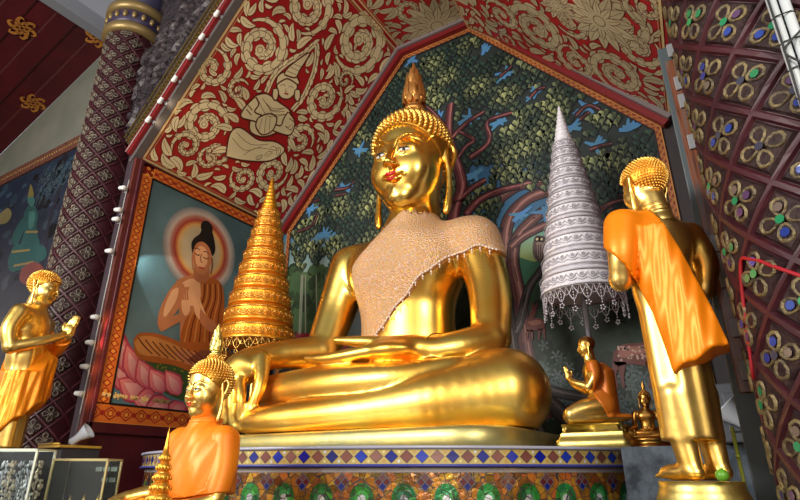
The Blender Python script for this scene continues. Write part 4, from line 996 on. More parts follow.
def eyes_mesh():
    out = []
    for x in (-1, 1):
        bm = bmesh.new(); bp_ = bmesh.new()
        m3 = Matrix.Rotation(x*.42, 3, 'Z'); blob(bm, (x*.125, -.327, -.032), (.060, .022, .0135), 14, mtx=m3); blob(bp_, (x*.118, -.345, -.032), (.018, .010, .012), 10, mtx=m3)
        tube(bp_, [(x*.05, -.343, -.036), (x*.09, -.361, -.018), (x*.14, -.348, -.015), (x*.20, -.286, -.028)], [.003, .006, .006, .003], 5)
        out.append((tomesh(bm, 'eye'), tomesh(bp_, 'pupil')))
    return out
EYES = eyes_mesh()
MT['curl_bed'] = mat('gold_shaded_between_curls', (.62, .30, .04), .42, 1.0)  # darkened gold: shade between the curls put into the colour for contrast
def add_head(root, M, gold, finial=True, lips=True, eyes=True, curls=True, flame=None):
    """hair, finial, eyes and lips as children; returns nothing (skin is joined to the body mesh)"""
    def ch(nm, me, m):
        if not me.materials: me.materials.append(m)
        o = bpy.data.objects.new(nm, me); C.objects.link(o); o.parent = root; o.matrix_local = M
        if o.material_slots[0].material != m: o.material_slots[0].link = 'OBJECT'; o.material_slots[0].material = m
        return o
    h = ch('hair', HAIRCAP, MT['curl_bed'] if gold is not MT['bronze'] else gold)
    if curls:
        c = ch('curls', CURLS if finial else CURLS_SMALL, MT['gold_curl'] if gold is not MT['bronze'] else gold); c.parent = h; c.matrix_local = Matrix.Identity(4)
    if finial: ch('flame_finial', FINIAL, flame or gold)
    if lips: ch('lips', LIPS, MT['lip'])
    if eyes:
        for ew_, eb_ in EYES: e = ch('eye', ew_, MT['eyewhite']); p = ch('pupil', eb_, MT['black']); p.parent = e; p.matrix_local = Matrix.Identity(4)
def headmat(loc, sc, rot=(0, 0, 0), zs=1.0): return Matrix.Translation(loc) @ Euler(rot).to_matrix().to_4x4() @ Matrix.Diagonal((sc, sc, sc*zs, 1))
def xf(V, M):
    A = np.array(M); return V @ A[:3, :3].T+A[:3, 3]
def with_head(V, Q, M, name='body'):
    v, q = join_np([(V, Q), (xf(HV, M), HQ)]); return np_mesh(v, q, name)

# ================================================================== THE GREAT SEATED BUDDHA
BO = np.array((-2.42, 4.05, .27))
def Lc(u, v, Y): return PY(u, v, Y)-BO
S = Sculpt((-1.6, -1.25, -.12), (1.6, .75, 2.15), .0155)
S.ell((0, .06, .32), (.70, .46, .34), 0); S.ell((0, .04, .80), (.43, .31, .52), .2); S.ell((0, .03, 1.38), (.55, .33, .42), .22)
S.cap((-.52, .04, 1.62), (.52, .04, 1.60), .19, .19, .14); S.cap((.03, .03, 1.70), (.05, .03, 2.02), .30, .21, .14)
for x in (-1, 1): S.ell((x*.22, -.12, 1.42), (.25, .16, .20), .2)
# legs folded one on the other
S.chain([(.45, .0, .28), (.98, -.36, .23)], [.36, .30], .12); S.chain([(1.03, -.40, .23), (.62, -.60, .17), (.2, -.70, .13), (-.35, -.82, .10), (-.72, -.88, .09), (-.95, -.86, .09)], [.295, .235, .185, .14, .11, .085], .05)
S.chain([(-.45, 0, .30), (-.95, -.48, .30)], [.34, .22], .12); S.chain([(-.93, -.58, .31), (-.5, -.70, .325), (-.1, -.74, .33), (.30, -.72, .335), (.56, -.64, .365)], [.185, .165, .15, .125, .10], .015)
S.chain([(.56, -.64, .365), (.72, -.60, .385), (.86, -.52, .41)], [.10, .092, .07], .02)
for i in range(5): S.cap((.84+.006*i, -.60+.035*i, .43), (.925-.012*abs(i-1), -.60+.04*i, .435), .032, .027-.002*i, .012)
for i in range(5): S.cap((-.93, -.93+.035*i, .05+.02*i), (-1.02, -.93+.035*i, .05+.02*i), .03, .026, .012)
# arm reaching down over the knee
S.chain([(-.66, .04, 1.60), (-.755, -.04, 1.15), (-.77, -.20, .74)], [.21, .185, .155], .07); S.chain([(-.77, -.22, .72), (-.90, -.45, .69), (-1.0, -.66, .64)], [.155, .13, .105], .03)
w0 = (-1.0, -.66, .64)
S.chain([w0, (-1.06, -.80, .58), (-1.10, -.90, .48)], [.10, .115, .11], .05); S.ell((-1.07, -.86, .50), (.17, .09, .13), .05, rot=(.5, 0, 0))
for i, (u0, v0, u1, v1, u2, v2, r) in enumerate(((240, 372, 241, 396, 239, 417, .043), (234, 374, 232, 400, 232, 421, .045), (228, 376, 225, 401, 225, 421, .043), (223, 377, 218, 398, 218, 417, .038))):
    S.chain([Lc(u0, v0, 3.16-.01*i), Lc(u1, v1, 3.09+.0*i), Lc(u2, v2, 3.10)], [r*1.12, r, r*.78], .022 if i == 0 else .018, kin=.02)
S.chain([Lc(262, 360, 3.25), Lc(261, 380, 3.18), Lc(256, 398, 3.15), Lc(250, 409, 3.13)], [.075, .055, .048, .034], .03)
# arm with the open palm in the lap
S.chain([(.66, .04, 1.58), (.80, -.04, 1.12), (.86, -.20, .68)], [.205, .175, .15], .07); S.chain([(.86, -.22, .64), (.70, -.42, .575), (.52, -.56, .54)], [.148, .125, .10], .03)
S.chain([(.52, -.56, .55), (.38, -.63, .565), (.18, -.68, .56)], [.10, .10, .095], .015); S.ell((.26, -.68, .545), (.22, .15, .075), .03)
for i, (y, z0, x1, x2, r) in enumerate(((-.80, .545, -.22, -.44, .043), (-.725, .55, -.24, -.50, .046), (-.65, .555, -.20, -.44, .044), (-.58, .56, -.12, -.33, .038))):
    S.chain([(.12, y+.03, z0), (x1, y, z0-.02), (x2, y+.01, z0+.005)], [r*1.15, r, r*.6], .03, kin=.02)
S.chain([(.28, -.62, .60), (.08, -.60, .65), (-.10, -.61, .675), (-.28, -.64, .70)], [.07, .052, .045, .03], .025)
BV, BQ = S.arrays(3); BV[:, 2] = np.maximum(BV[:, 2], 0)
HM = headmat((.07, -.02, 2.50), 1.08, (.04, .02, .03), 1.05)
BODY = with_head(BV, BQ, HM, 'seated_body')
t = thing('seated_buddha_statue', 'huge polished golden seated Buddha statue with lace sash at the centre of the altar', 'statue', tuple(BO))
m, N, L, b = M_('temple_gold'); MT['temple_gold'] = m
tc = N.new('ShaderNodeTexCoord'); sx = N.new('ShaderNodeSeparateXYZ'); mr = N.new('ShaderNodeMapRange'); nz = N.new('ShaderNodeTexNoise'); rp = N.new('ShaderNodeValToRGB'); ad = N.new('ShaderNodeMath'); ad.operation = 'MULTIPLY_ADD'
L.new(tc.outputs['Object'], sx.inputs[0]); L.new(tc.outputs['Object'], nz.inputs['Vector']); nz.inputs['Scale'].default_value = 2.5; nz.inputs['Detail'].default_value = 4
L.new(nz.outputs['Fac'], rp.inputs['Fac']); e = rp.color_ramp.elements; e[0].position = .36; e[1].position = .66; e[0].color = (1, .50, .07, 1); e[1].color = (.92, .66, .16, 1)
L.new(rp.outputs['Color'], b.inputs['Base Color']); b.inputs['Metallic'].default_value = 1
mr.inputs[1].default_value = .35; mr.inputs[2].default_value = 1.3; mr.inputs[3].default_value = .36; mr.inputs[4].default_value = .27; L.new(sx.outputs['Z'], mr.inputs[0]); L.new(mr.outputs[0], b.inputs['Roughness'])
n2 = N.new('ShaderNodeTexNoise'); n2.inputs['Scale'].default_value = 5; n2.inputs['Detail'].default_value = 5; bp = N.new('ShaderNodeBump'); bp.inputs['Strength'].default_value = .10; bp.inputs['Distance'].default_value = .02; L.new(tc.outputs['Object'], n2.inputs['Vector']); L.new(n2.outputs['Fac'], bp.inputs['Height']); L.new(bp.outputs['Normal'], b.inputs['Normal'])
link('body', BODY, m, t); MT['copper_gold'] = mat('aged_flame_gold', (.75, .36, .10), .42, .9)
add_head(t, HM, m, flame=MT['copper_gold'])
# lace sash over the left shoulder
ZL = (np.array([-.5, -.30, -.08, .2, .45, .62, .80, 1.05]), np.array([.54, .62, .86, 1.13, 1.33, 1.42, 1.44, 1.40]))
def sash(X, Y, Z):
    low = np.interp(X, *ZL)+.012*np.sin(X*26)-Z; up = (Z-(1.90+(X-.06)*.98))*.71; up2 = Z-1.93+.0*X; side = (-.41+.03*(Z-1.0))-X
    nk = .255-np.sqrt((X-.05)**2+(Y-.03)**2)+np.where(Z > 1.8, 0, -1.0)*1.0
    return np.maximum(np.maximum(low*.85, up), np.maximum(np.maximum(side, up2), nk))-0*Y+np.where(Y < -.47, 1., 0.)
hull = lambda X, Y, Z: np.sqrt(((X-.15)/.80)**2+((Y+.0)/.37)**2+((Z-1.32)/.72)**2)*.37-.37
m, N, L, b = M_('beaded_lace'); tc = N.new('ShaderNodeTexCoord'); mp = N.new('ShaderNodeMapping'); mp.inputs['Rotation'].default_value = (0, .6, 0); v1 = N.new('ShaderNodeTexVoronoi'); v1.inputs['Scale'].default_value = 26; v1.feature = 'DISTANCE_TO_EDGE'
v2 = N.new('ShaderNodeTexVoronoi'); v2.inputs['Scale'].default_value = 70; rp = N.new('ShaderNodeValToRGB'); e = rp.color_ramp.elements; e[0].position = .0; e[1].position = .16; e[0].color = (.80, .60, .46, 1); e[1].color = (.74, .42, .17, 1); k = e.new(.07); k.color = (.66, .36, .20, 1)
mx = N.new('ShaderNodeMix'); mx.data_type = 'RGBA'; mx.blend_type = 'MULTIPLY'; mx.inputs[0].default_value = .16; bp = N.new('ShaderNodeBump'); bp.inputs['Strength'].default_value = .8; bp.inputs['Distance'].default_value = .012
L.new(tc.outputs['Object'], mp.inputs[0]); L.new(mp.outputs[0], v1.inputs['Vector']); L.new(mp.outputs[0], v2.inputs['Vector']); L.new(v1.outputs['Distance'], rp.inputs['Fac']); L.new(rp.outputs['Color'], mx.inputs[6]); L.new(v2.outputs['Color'], mx.inputs[7]); L.new(mx.outputs[2], b.inputs['Base Color']); L.new(v2.outputs['Distance'], bp.inputs['Height']); L.new(bp.outputs['Normal'], b.inputs['Normal']); b.inputs['Roughness'].default_value = .38; b.inputs['Metallic'].default_value = .25; MT['lace'] = m
ls = link('lace_sash', S.cloth(sash, .03, 'lace_sash'), m, t); ls['label'] = 'pale beaded lace sash with scalloped edge'
# scalloped bead edging hanging from the sash, found on the cloth's lower border
vs = np.array([tuple(v.co) for v in ls.data.vertices]); bm = bmesh.new(); pts = []
for x in np.arange(-.38, .93, .022):
    zl = float(np.interp(x, *ZL)+.012*math.sin(x*26)); c = vs[(np.abs(vs[:, 0]-x) < .016) & (np.abs(vs[:, 2]-zl) < .05) & (vs[:, 1] < .05)]
    if len(c): q = c[np.argmin(c[:, 1])]; pts.append((x, q[1]-.006, zl-.004))
tube(bm, pts, .004, 5)
for i, p in enumerate(pts):
    blob(bm, p, (.011, .011, .011), 6)
    if i % 3 == 0: blob(bm, (p[0], p[1], p[2]-.03), (.009, .009, .014), 6); blob(bm, (p[0], p[1], p[2]-.052), (.006, .006, .009), 6)
bf = link('bead_edging', tomesh(bm), mat('cream_beads', (.78, .66, .58), .3, .2), ls)
# engraved wrist and ankle bands, navel ornament
def ringpts(c, ax, r, n=24):
    ax = Vector(ax).normalized(); u = ax.orthogonal().normalized(); v = ax.cross(u); c = Vector(c); return [c+(u*math.cos(2*PI*i/n)+v*math.sin(2*PI*i/n))*r for i in range(n+1)]
bm = bmesh.new()
for o in (0, .05): tube(bm, ringpts((.56+o*.8, -.535+o*-.5, .545+o*.2), (.8, -.55, .1), .106+o*.1), .006, 6)
link('wrist_band', tomesh(bm), MT['gold'], t)
bm = bmesh.new()
for i in range(9):
    a = PI*(.08+.84*i/8); prism(bm, [(.08*math.cos(a)-.02*math.sin(a), .08*math.sin(a)+.02*math.cos(a)), (.08*math.cos(a)+.02*math.sin(a), .08*math.sin(a)-.02*math.cos(a)), (.17*math.cos(a), .11*math.sin(a)+.0)], -.012, .012, Matrix.Translation((.02, -.36, .60)))
link('lotus_ornament', tomesh(bm), MT['gold_pale'], t)

# plinth
def rounded_slab(bm, x0, x1, y0, y1, z0, z1, r, flare=0, n=10, rows=None):
    rows = rows or [(0, z0), (0, z0+(z1-z0)*.8), (-.02, z1-.008), (-.06, z1)]; R = []
    for o, z in rows:
        row = []
        for cx_, cy_, a0 in ((x1-r, y1-r, 0), (x0+r, y1-r, PI/2), (x0+r, y0+r, PI), (x1-r, y0+r, 3*PI/2)):
            for i in range(n+1): a = a0+PI/2*i/n; row.append(bm.verts.new((cx_+(r+o)*math.cos(a), cy_+(r+o)*math.sin(a), z)))
        R.append(row)
    m_ = len(R[0])
    for a, b_ in zip(R, R[1:]):
        for i in range(m_): f = bm.faces.new((a[i], a[(i+1) % m_], b_[(i+1) % m_], b_[i])); f.smooth = True
    bm.faces.new(R[0][::-1]); bm.faces.new(R[-1])
ATOP = .118
bm = bmesh.new(); rounded_slab(bm, -1.30, 1.20, -1.0, .60, ATOP+.003, .262, .35); o = link('statue_plinth', tomesh(bm), mat('brushed_pale_gold', (.80, .64, .20), .42, .85, (.50, .48, .22), 3.5, .35, 8)); o.location = (BO[0], BO[1], 0)
tag(o, 'pale greenish gold rounded plinth under the huge seated Buddha', 'plinth')

# ================================================================== ALTAR
AC, AR = (CX, 4.28), 2.1
MT['mosaic'] = paint_mat('mirror_mosaic', .22, .35, .6, .35, 14, .35, 40)
m = MT['mosaic']; N, L = m.node_tree.nodes, m.node_tree.links; b = N['Principled BSDF']
tc = N.new('ShaderNodeTexCoord'); v1 = N.new('ShaderNodeTexVoronoi'); v1.feature = 'DISTANCE_TO_EDGE'; v1.inputs['Scale'].default_value = 24; v2 = N.new('ShaderNodeTexVoronoi'); v2.inputs['Scale'].default_value = 24
gt = N.new('ShaderNodeMath'); gt.operation = 'GREATER_THAN'; gt.inputs[1].default_value = .035; src = [l for l in m.node_tree.links if l.to_node == b and l.to_socket.name == 'Base Color'][0].from_socket
hs = N.new('ShaderNodeHueSaturation'); mr = N.new('ShaderNodeMapRange'); sx = N.new('ShaderNodeSeparateXYZ'); mr.inputs[3].default_value = .45; mr.inputs[4].default_value = 1.7; mr2 = N.new('ShaderNodeMapRange'); mr2.inputs[3].default_value = .47; mr2.inputs[4].default_value = .53
L.new(tc.outputs['Object'], v1.inputs['Vector']); L.new(tc.outputs['Object'], v2.inputs['Vector']); L.new(v2.outputs['Color'], sx.inputs[0]); L.new(sx.outputs['X'], mr.inputs[0]); L.new(sx.outputs['Y'], mr2.inputs[0]); L.new(mr2.outputs[0], hs.inputs['Hue']); L.new(mr.outputs[0], hs.inputs['Value']); L.new(src, hs.inputs['Color'])
mx = N.new('ShaderNodeMix'); mx.data_type = 'RGBA'; mx.inputs[6].default_value = (.06, .05, .045, 1); L.new(v1.outputs['Distance'], gt.inputs[0]); L.new(gt.outputs[0], mx.inputs[0]); L.new(hs.outputs['Color'], mx.inputs[7]); L.new(mx.outputs[2], b.inputs['Base Color'])
MT['enamel'] = paint_mat('enamel_tiles', .18, .1, .7, .12, 20)
al = thing('altar', 'round altar faced with coloured mirror mosaic of green arches and blue diamonds', 'altar', (AC[0], AC[1], FLOOR))
z_ = -FLOOR
bm = bmesh.new(); lathe(bm, [(AR-.02, 0), (AR-.02, z_+ATOP-.004), (AR-.3, z_+ATOP-.002), (.01, z_+ATOP-.002)], 120); 
for v in bm.verts: v.co.y = min(v.co.y, YB-.04-AC[1])
link('body', tomesh(bm), mat('altar_plaster', (.30, .27, .22), .6), al)
cyl = lambda R0: (lambda a, b, l: ((R0+l)*math.cos(a/AR), (R0+l)*math.sin(a/AR), b-FLOOR))
T = Painter(cyl(AR-.018), .0006); a0, a1 = AR*(PI*1.02), AR*(PI*2.02); pw = .205; n = int((a1-a0)/pw); rg = random.Random(5)
def seg(lo_, hi_, z0, z1, col, l, k=1):
    for i in range(k): x0_, x1_ = lo_+(hi_-lo_)*i/k, lo_+(hi_-lo_)*(i+1)/k; T.poly([(x0_, z0), (x1_, z0), (x1_, z1), (x0_, z1)], col, l)
seg(a0, a1, -1.4, .02, (.30, .13, .03), 0, 200)
for i in range(n):
    c = a0+pw*(i+.5)
    def arch(w, h0, h1, col, l, kk=12):
        P_ = [(c-w, h0)]+[(c-w*math.cos(PI*j/kk), h1+w*1.25*math.sin(PI*j/kk)**.9) for j in range(kk+1)]+[(c+w, h0)]; T.poly(P_, col, l)
    arch(.088, -.62, -.115, (.42, .17, .02), 1); arch(.060, -.62, -.125, (.02, .17, .035), 2); arch(.036, -.62, -.125, (.05, .26, .08), 2.5); arch(.020, -.62, -.125, (.42, .42, .44), 3)
    seg(c-.10, c+.10, -.75, -.62, (.05, .06, .25), 2, 2)
T2 = Painter(cyl(AR-.016), .0006)
for i in range(n+1):       # small dark lozenges between the arches
    c = a0+pw*i; d = .034; zc_ = -.045; T2.poly([(c-pw/2, .018), (c+pw/2, .018), (c+pw/2, -.002), (c-pw/2, -.002)], (.30, .27, .27), 3)
    T2.poly([(c, zc_+d*1.3), (c+d*1.25, zc_), (c, zc_-d*1.3), (c-d*1.25, zc_)], (.12, .11, .12), 4)
    for dx, dz, col in ((-d*.58, 0, (.10, .015, .02)), (d*.58, 0, (.10, .015, .02)), (0, d*.6, (.13, .05, .05)), (0, -d*.6, (.01, .015, .16))): T2.poly([(c+dx-d*.5, zc_+dz), (c+dx, zc_+dz+d*.52), (c+dx+d*.5, zc_+dz), (c+dx, zc_+dz-d*.52)], col, 5)
link('arch_mosaic', T.mesh(), MT['mosaic'], al); 
bm = bmesh.new(); lathe(bm, [(AR-.03, z_+.022), (AR+.015, z_+.022), (AR+.02, z_+.028), (AR+.02, z_+.034), (AR+.004, z_+.036), (AR+.004, z_+ATOP-.014), (AR+.018, z_+ATOP-.012), (AR+.018, z_+ATOP), (AR-.1, z_+ATOP)], 140, mi=0)

for v in bm.verts: v.co.y = min(v.co.y, YB-.04-AC[1])
me = tomesh(bm); link('rim', me, mat('blue_edge', (.05, .06, .30), .25), al)
bm = bmesh.new(); lathe(bm, [(AR+.0185, z_+ATOP-.013), (AR+.022, z_+ATOP-.010), (AR+.022, z_+ATOP-.001), (AR+.0185, z_+ATOP+.002), (AR-.08, z_+ATOP+.002)], 140)
for v in bm.verts: v.co.y = min(v.co.y, YB-.04-AC[1])
link('rim_edge', tomesh(bm), mat('pale_edge', (.35, .36, .45), .25), al)
dp = .148; nd = int((a1-a0)/(dp/2)); zc_ = (.036+ATOP-.014)/2; zh = (ATOP-.014-.036)/2
T3 = Painter(cyl(AR+.005), .0008)
for i in range(nd*1):
    c = a0+i*dp/2; T3.poly([(c-dp/4, zc_-zh), (c+dp/4, zc_-zh), (c+dp/4, zc_+zh), (c-dp/4, zc_+zh)], (.50, .38, .13), 0)
    if i % 2: col = rg.choice(((.22, .08, .06), (.26, .12, .10), (.18, .06, .05)))
    else: col = rg.choice(((.008, .014, .28), (.006, .01, .16), (.015, .04, .38), (.012, .02, .22)))
    w = dp/4*.93; T3.poly([(c-w, zc_), (c, zc_+zh*.94), (c+w, zc_), (c, zc_-zh*.94)], (.06, .05, .05), 1); T3.poly([(c-w*.9, zc_), (c, zc_+zh*.84), (c+w*.9, zc_), (c, zc_-zh*.84)], col, 2)
    for s_ in (-1, 1): T3.disc((c+dp/4, zc_+s_*zh*.62), .008, rg.choice(((.7, .6, .25), (.5, .30, .08), (.6, .62, .6))), 2, 6)
link('diamond_band', T3.mesh(), MT['enamel'], al); link('lozenge_band', T2.mesh(), MT['enamel'], al)
for nm in ('arch_mosaic', 'diamond_band', 'lozenge_band'): pass

# marble block right of the altar
m, N, L, b = M_('blue_grey_marble'); tc = N.new('ShaderNodeTexCoord'); nz = N.new('ShaderNodeTexNoise'); nz.inputs['Scale'].default_value = 7; nz.inputs['Detail'].default_value = 9; nz.inputs['Roughness'].default_value = .7; rp = N.new('ShaderNodeValToRGB'); e = rp.color_ramp.elements; e[0].position = .38; e[1].position = .62; e[0].color = (.02, .03, .045, 1); e[1].color = (.11, .14, .18, 1)
L.new(tc.outputs['Object'], nz.inputs['Vector']); L.new(nz.outputs['Fac'], rp.inputs['Fac']); L.new(rp.outputs['Color'], b.inputs['Base Color']); b.inputs['Roughness'].default_value = .12
bm = bmesh.new(); prism(bm, [(0, 0), (1, 0), (1, 1), (0, 1)], 0, 1)
for v in bm.verts:
    x, y, z = v.co; v.co = ((-.06 if y else .01) if x else (-.38 if y else -.60), 3.9 if y else 3.10, ATOP if z else FLOOR)
bmesh.ops.bevel(bm, geom=list(bm.edges), offset=.005, segments=2, affect='EDGES')
mb = link('marble_block', tomesh(bm), m); tag(mb, 'blue-grey marble block with thin slab top at the right end of the altar', 'block')
# ================================================================== STANDING DISCIPLES
D2 = Sculpt((-.34, -.36, -.01), (.34, .30, 1.10), .0075)
def skirt(X, Y, Z):
    th = np.arctan2(Y, X); rx = .122-.006*np.clip((.6-Z)/.4, -1, 1)+.004*np.cos(8*th)+.0*Z; k = np.sqrt((X/rx)**2+(Y/(rx*.82))**2); return np.maximum((k-1)*rx*.8, np.maximum(.135-Z, Z-.78))
D2.put((-.18, -.15, .13), (.18, .15, .80), skirt, 0)
for x in (-1, 1):
    D2.chain([(x*.066, .02, .30), (x*.064, .02, .15), (x*.062, .03, .06)], [.056, .047, .040], .01); D2.ell((x*.066, -.03, .028), (.043, .085, .030), .02); D2.ell((x*.062, .045, .025), (.034, .035, .027), .015)
    for i in range(5): D2.cap((x*(.040+.0135*i), -.10+.004*i*i*.5, .018), (x*(.038+.0145*i), -.135+.006*i, .014), .0135-.001*i, .011-.0008*i, .006)
D2.ell((0, .0, .74), (.128, .095, .13), .04); D2.ell((0, .005, .91), (.158, .10, .15), .06); D2.cap((-.13, .01, .985), (.13, .01, .985), .058, .058, .05); D2.cap((0, .015, 1.0), (0, .01, 1.09), .075, .058, .04)
for x in (-1, 1):
    D2.chain([(x*.175, .015, .985), (x*.215, .03, .86), (x*.212, .0, .745)], [.060, .052, .042], .02, kin=.015); D2.chain([(x*.212, .0, .745), (x*.13, -.12, .80), (x*.035, -.215, .865)], [.042, .036, .026], .012)
    D2.ell((x*.018, -.235, .90), (.016, .034, .048), .012, rot=(.25, 0, 0))
    for i in range(4): D2.chain([(x*.0125, -.215-.014*i, .93-.004*i), (x*.012, -.236-.013*i, .975-.003*i), (x*.008, -.250-.011*i, 1.02-.008*abs(i-1.5))], [.0095, .0085, .006], .004)
    D2.chain([(x*.02, -.215, .89), (x*.018, -.20, .93), (x*.012, -.205, .965)], [.011, .010, .007], .005)
DV, DQ = D2.arrays(1); DV[:, 2] = np.maximum(DV[:, 2], 0)
DH = headmat((0, -.005, 1.205), .262, (.12, 0, 0), 1.0)
DBODY = with_head(DV, DQ, DH, 'standing_body')
def standing(label, loc, rz, robe_fn, robe_mat, robe_label, gold, sc=1):
    t = thing('standing_disciple_statue', label, 'statue', loc, rz, scale=sc)
    me = DBODY.copy(); link('body', me, gold, t); add_head(t, DH, gold, finial=False, lips=False, eyes=False)
    r = robe_fn(); o = link('robe', r, robe_mat, t); o['label'] = robe_label
    return t
def robe_right():
    def hc(X, Y): return -.65*X+.75*Y, .75*X+.65*Y
    def ex(X, Y, Z):
        h, c = hc(X, Y); h0 = np.interp(Z, [.35, .6, .85, 1.0], [.085, .05, -.01, -.04]); rip = .006*np.sin(h*60+Z*9)+.004*np.sin(h*130-Z*17)
        r1 = np.sqrt(((h-h0)/.15)**2+((c-.03)/(.155))**2)*.15-.15+rip
        r2 = np.sqrt((h+.10)**2/.0081+(c-.05)**2/.0081+((Z-.955)/.095)**2)*.09-.09
        return np.minimum(r1+np.where(Z > .96, .05, 0), r2)
    def reg(X, Y, Z):
        h, c = hc(X, Y); hl = np.interp(Z, [.36, .6, .78, .94, 1.03], [-.01, -.045, -.10, -.22, -.17]); hr = np.interp(Z, [.38, .6, .85, 1.0, 1.05], [.20, .155, .09, .04, .0])
        low = (.37+.50*(h-.0)+.006*np.sin(h*60))-Z
        return np.maximum(np.maximum(hl-h, h-hr), np.maximum(np.maximum(-.05-c, low), Z-1.045))
    return D2.cloth(reg, .014, 'robe', 2, ex)
def robe_left():
    def ex(X, Y, Z):   # heavy folds hanging from the forearms
        fold = np.sqrt(((X+.0)/(.15+.02*(.7-Z)))**2+((Y+.04)/.145)**2)*.145-.145+.008*np.sin(np.arctan2(Y, X)*9+Z*7)+.004*np.sin(np.arctan2(Y, X)*23-Z*11)
        return fold+np.where(Z > .72, (Z-.72)*1.2, 0)
    def reg(X, Y, Z): return np.maximum(Z-(.76+.22*np.clip(X, -.1, .12)/.12*.8), np.maximum(.30-.9*(Y+.04)+.35*X+.012*np.sin(np.arctan2(Y, X)*9)-Z, -1.0+0*X))
    return D2.cloth(reg, .012, 'robe', 2, ex)
standing('golden standing disciple statue seen from behind in bright orange robe, right of the altar', (-.205, 2.42, -.028), math.radians(-131), robe_right, MT['saffron'], 'bright orange satin robe hanging down the back', MT['gold_pale2'] if 'gold_pale2' in MT else MT['gold_satin'])
standing('golden standing disciple statue with praying hands at the far left before the column', (-4.72, 2.12, .0), math.radians(128), robe_left, MT['saffron_gold'], 'orange-gold robe hanging from the waist', MT['gold_satin'], 1.15)
# pedestals
bm = bmesh.new(); lathe(bm, [(.15, 0), (.15, .05), (.12, .08), (.12, 1.28), (.145, 1.33), (.155, 1.36), (.145, 1.385), (.14, 1.40), (.14, 1.419)], 40); o = link('statue_pedestal', tomesh(bm), MT['gold_pale']); o.location = (-.205, 2.40, FLOOR); tag(o, 'round golden pedestal under the orange-robed standing statue', 'pedestal')
bm = bmesh.new(); rounded_slab(bm, -.17, .17, -.17, .17, 0, 1.648, .03, rows=[(.02, 0), (.02, .08), (0, .10), (0, 1.35), (.02, 1.38), (.02, 1.448)]); o = link('statue_pedestal', tomesh(bm), MT['dark_red']); o.location = (-4.72, 2.12, FLOOR); tag(o, 'dark red square pedestal under the far left standing statue', 'pedestal')
# small green lime at the statue's foot, bamboo stick
bm = bmesh.new(); blob(bm, (0, 0, .02), (.021, .021, .020), 16); blob(bm, (.004, 0, .040), (.004, .004, .004), 8); o = link('green_lime', tomesh(bm), mat('lime_green', (.10, .30, .02), .35)); o.location = (-.125, 2.26, -.03); tag(o, 'small green lime lying by the foot of the orange-robed statue', 'fruit')
bm = bmesh.new(); tube(bm, [(-.075, 2.56, .16), (-.072, 2.5, -.1), (-.066, 2.44, -.5), (-.06, 2.36, -1.45)], .007, 8)
for z in (.05, -.15, -.35): tube(bm, [(-.0735, 2.50+z*.2, z), (-.0735, 2.50+z*.2, z+.01)], .0085, 8)
tag(link('bamboo_stick', tomesh(bm), mat('yellow_green_bamboo', (.35, .42, .06), .4)), 'thin yellow-green bamboo stick leaning beside the orange-robed statue', 'stick')

# ================================================================== KNEELING FIGURE
K = Sculpt((-.17, -.24, -.01), (.17, .24, .42), .0045)
for x in (-1, 1):
    K.chain([(x*.045, .07, .10), (x*.06, -.05, .085), (x*.062, -.13, .055)], [.062, .054, .045], .02); K.chain([(x*.060, -.13, .040), (x*.055, .04, .035), (x*.05, .14, .025)], [.038, .034, .02], .008); K.ell((x*.045, .165, .03), (.02, .04, .016), .01)
K.ell((0, .055, .14), (.085, .075, .085), .03); K.ell((0, .035, .22), (.068, .055, .10), .03); K.ell((0, .02, .30), (.085, .056, .07), .03); K.cap((-.065, .02, .335), (.065, .02, .335), .030, .030, .02); K.cap((0, .02, .34), (0, .01, .40), .035, .030, .015)
for x in (-1, 1):
    K.chain([(x*.088, .02, .33), (x*.102, .02, .265), (x*.095, -.02, .205)], [.031, .028, .023], .01); K.chain([(x*.095, -.02, .205), (x*.05, -.085, .235), (x*.015, -.115, .265)], [.023, .019, .014], .008)
    K.ell((x*.009, -.122, .285), (.009, .017, .026), .006)
    for i in range(4): K.chain([(x*.007, -.112-.007*i, .30), (x*.006, -.122-.006*i, .325), (x*.004, -.128-.005*i, .347-.004*abs(i-1.5))], [.0052, .0047, .0035], .002)
    K.chain([(x*.010, -.108, .28), (x*.009, -.100, .300), (x*.006, -.103, .318)], [.006, .0055, .004], .002)
KV, KQ = K.arrays(1); KV[:, 2] = np.maximum(KV[:, 2], 0); KH = headmat((0, .005, .460), .132, (.08, 0, 0), 1)
t = thing('kneeling_disciple_statue', 'small golden kneeling disciple statue with orange robe and joined hands on a stepped pedestal', 'statue', (-.80, 3.50, .262), math.radians(-70))
link('body', with_head(KV, KQ, KH), MT['gold_satin'], t); add_head(t, KH, MT['bronze'], finial=False, lips=False, eyes=False, curls=False)
def kreg(X, Y, Z):
    a = np.maximum(.03-Y-.25*(Z-.2)-.6*X*(Z > .2), -1); return np.maximum(np.maximum(.005+.5*np.clip(.16-Z, 0, .2)-Y-.35*np.clip(X, 0, .1)*(Z > .29), .03-Z), Z-.358)+0*X
kx = lambda X, Y, Z: np.sqrt((X/.10)**2+((Y-.085)/.06)**2)*.06-.06+.004*np.sin(X*90)+np.where(Z > .3, (Z-.3)*.8, 0)
link('robe', K.cloth(kreg, .008, 'robe', 1, kx), mat('dark_orange_satin', (.62, .16, .01), .42, .2), t)
bm = bmesh.new(); rounded_slab(bm, -.19, .19, -.14, .14, 0, .138, .02, rows=[(.015, 0), (.015, .045), (.0, .055), (-.01, .075), (-.01, .085), (-.04, .095), (-.045, .125), (-.03, .13), (-.03, .138)])
o = link('statue_pedestal', tomesh(bm), MT['gold_pale']); o.location = (-.80, 3.50, ATOP+.003); tag(o, 'pale gold stepped pedestal under the small kneeling statue', 'pedestal')

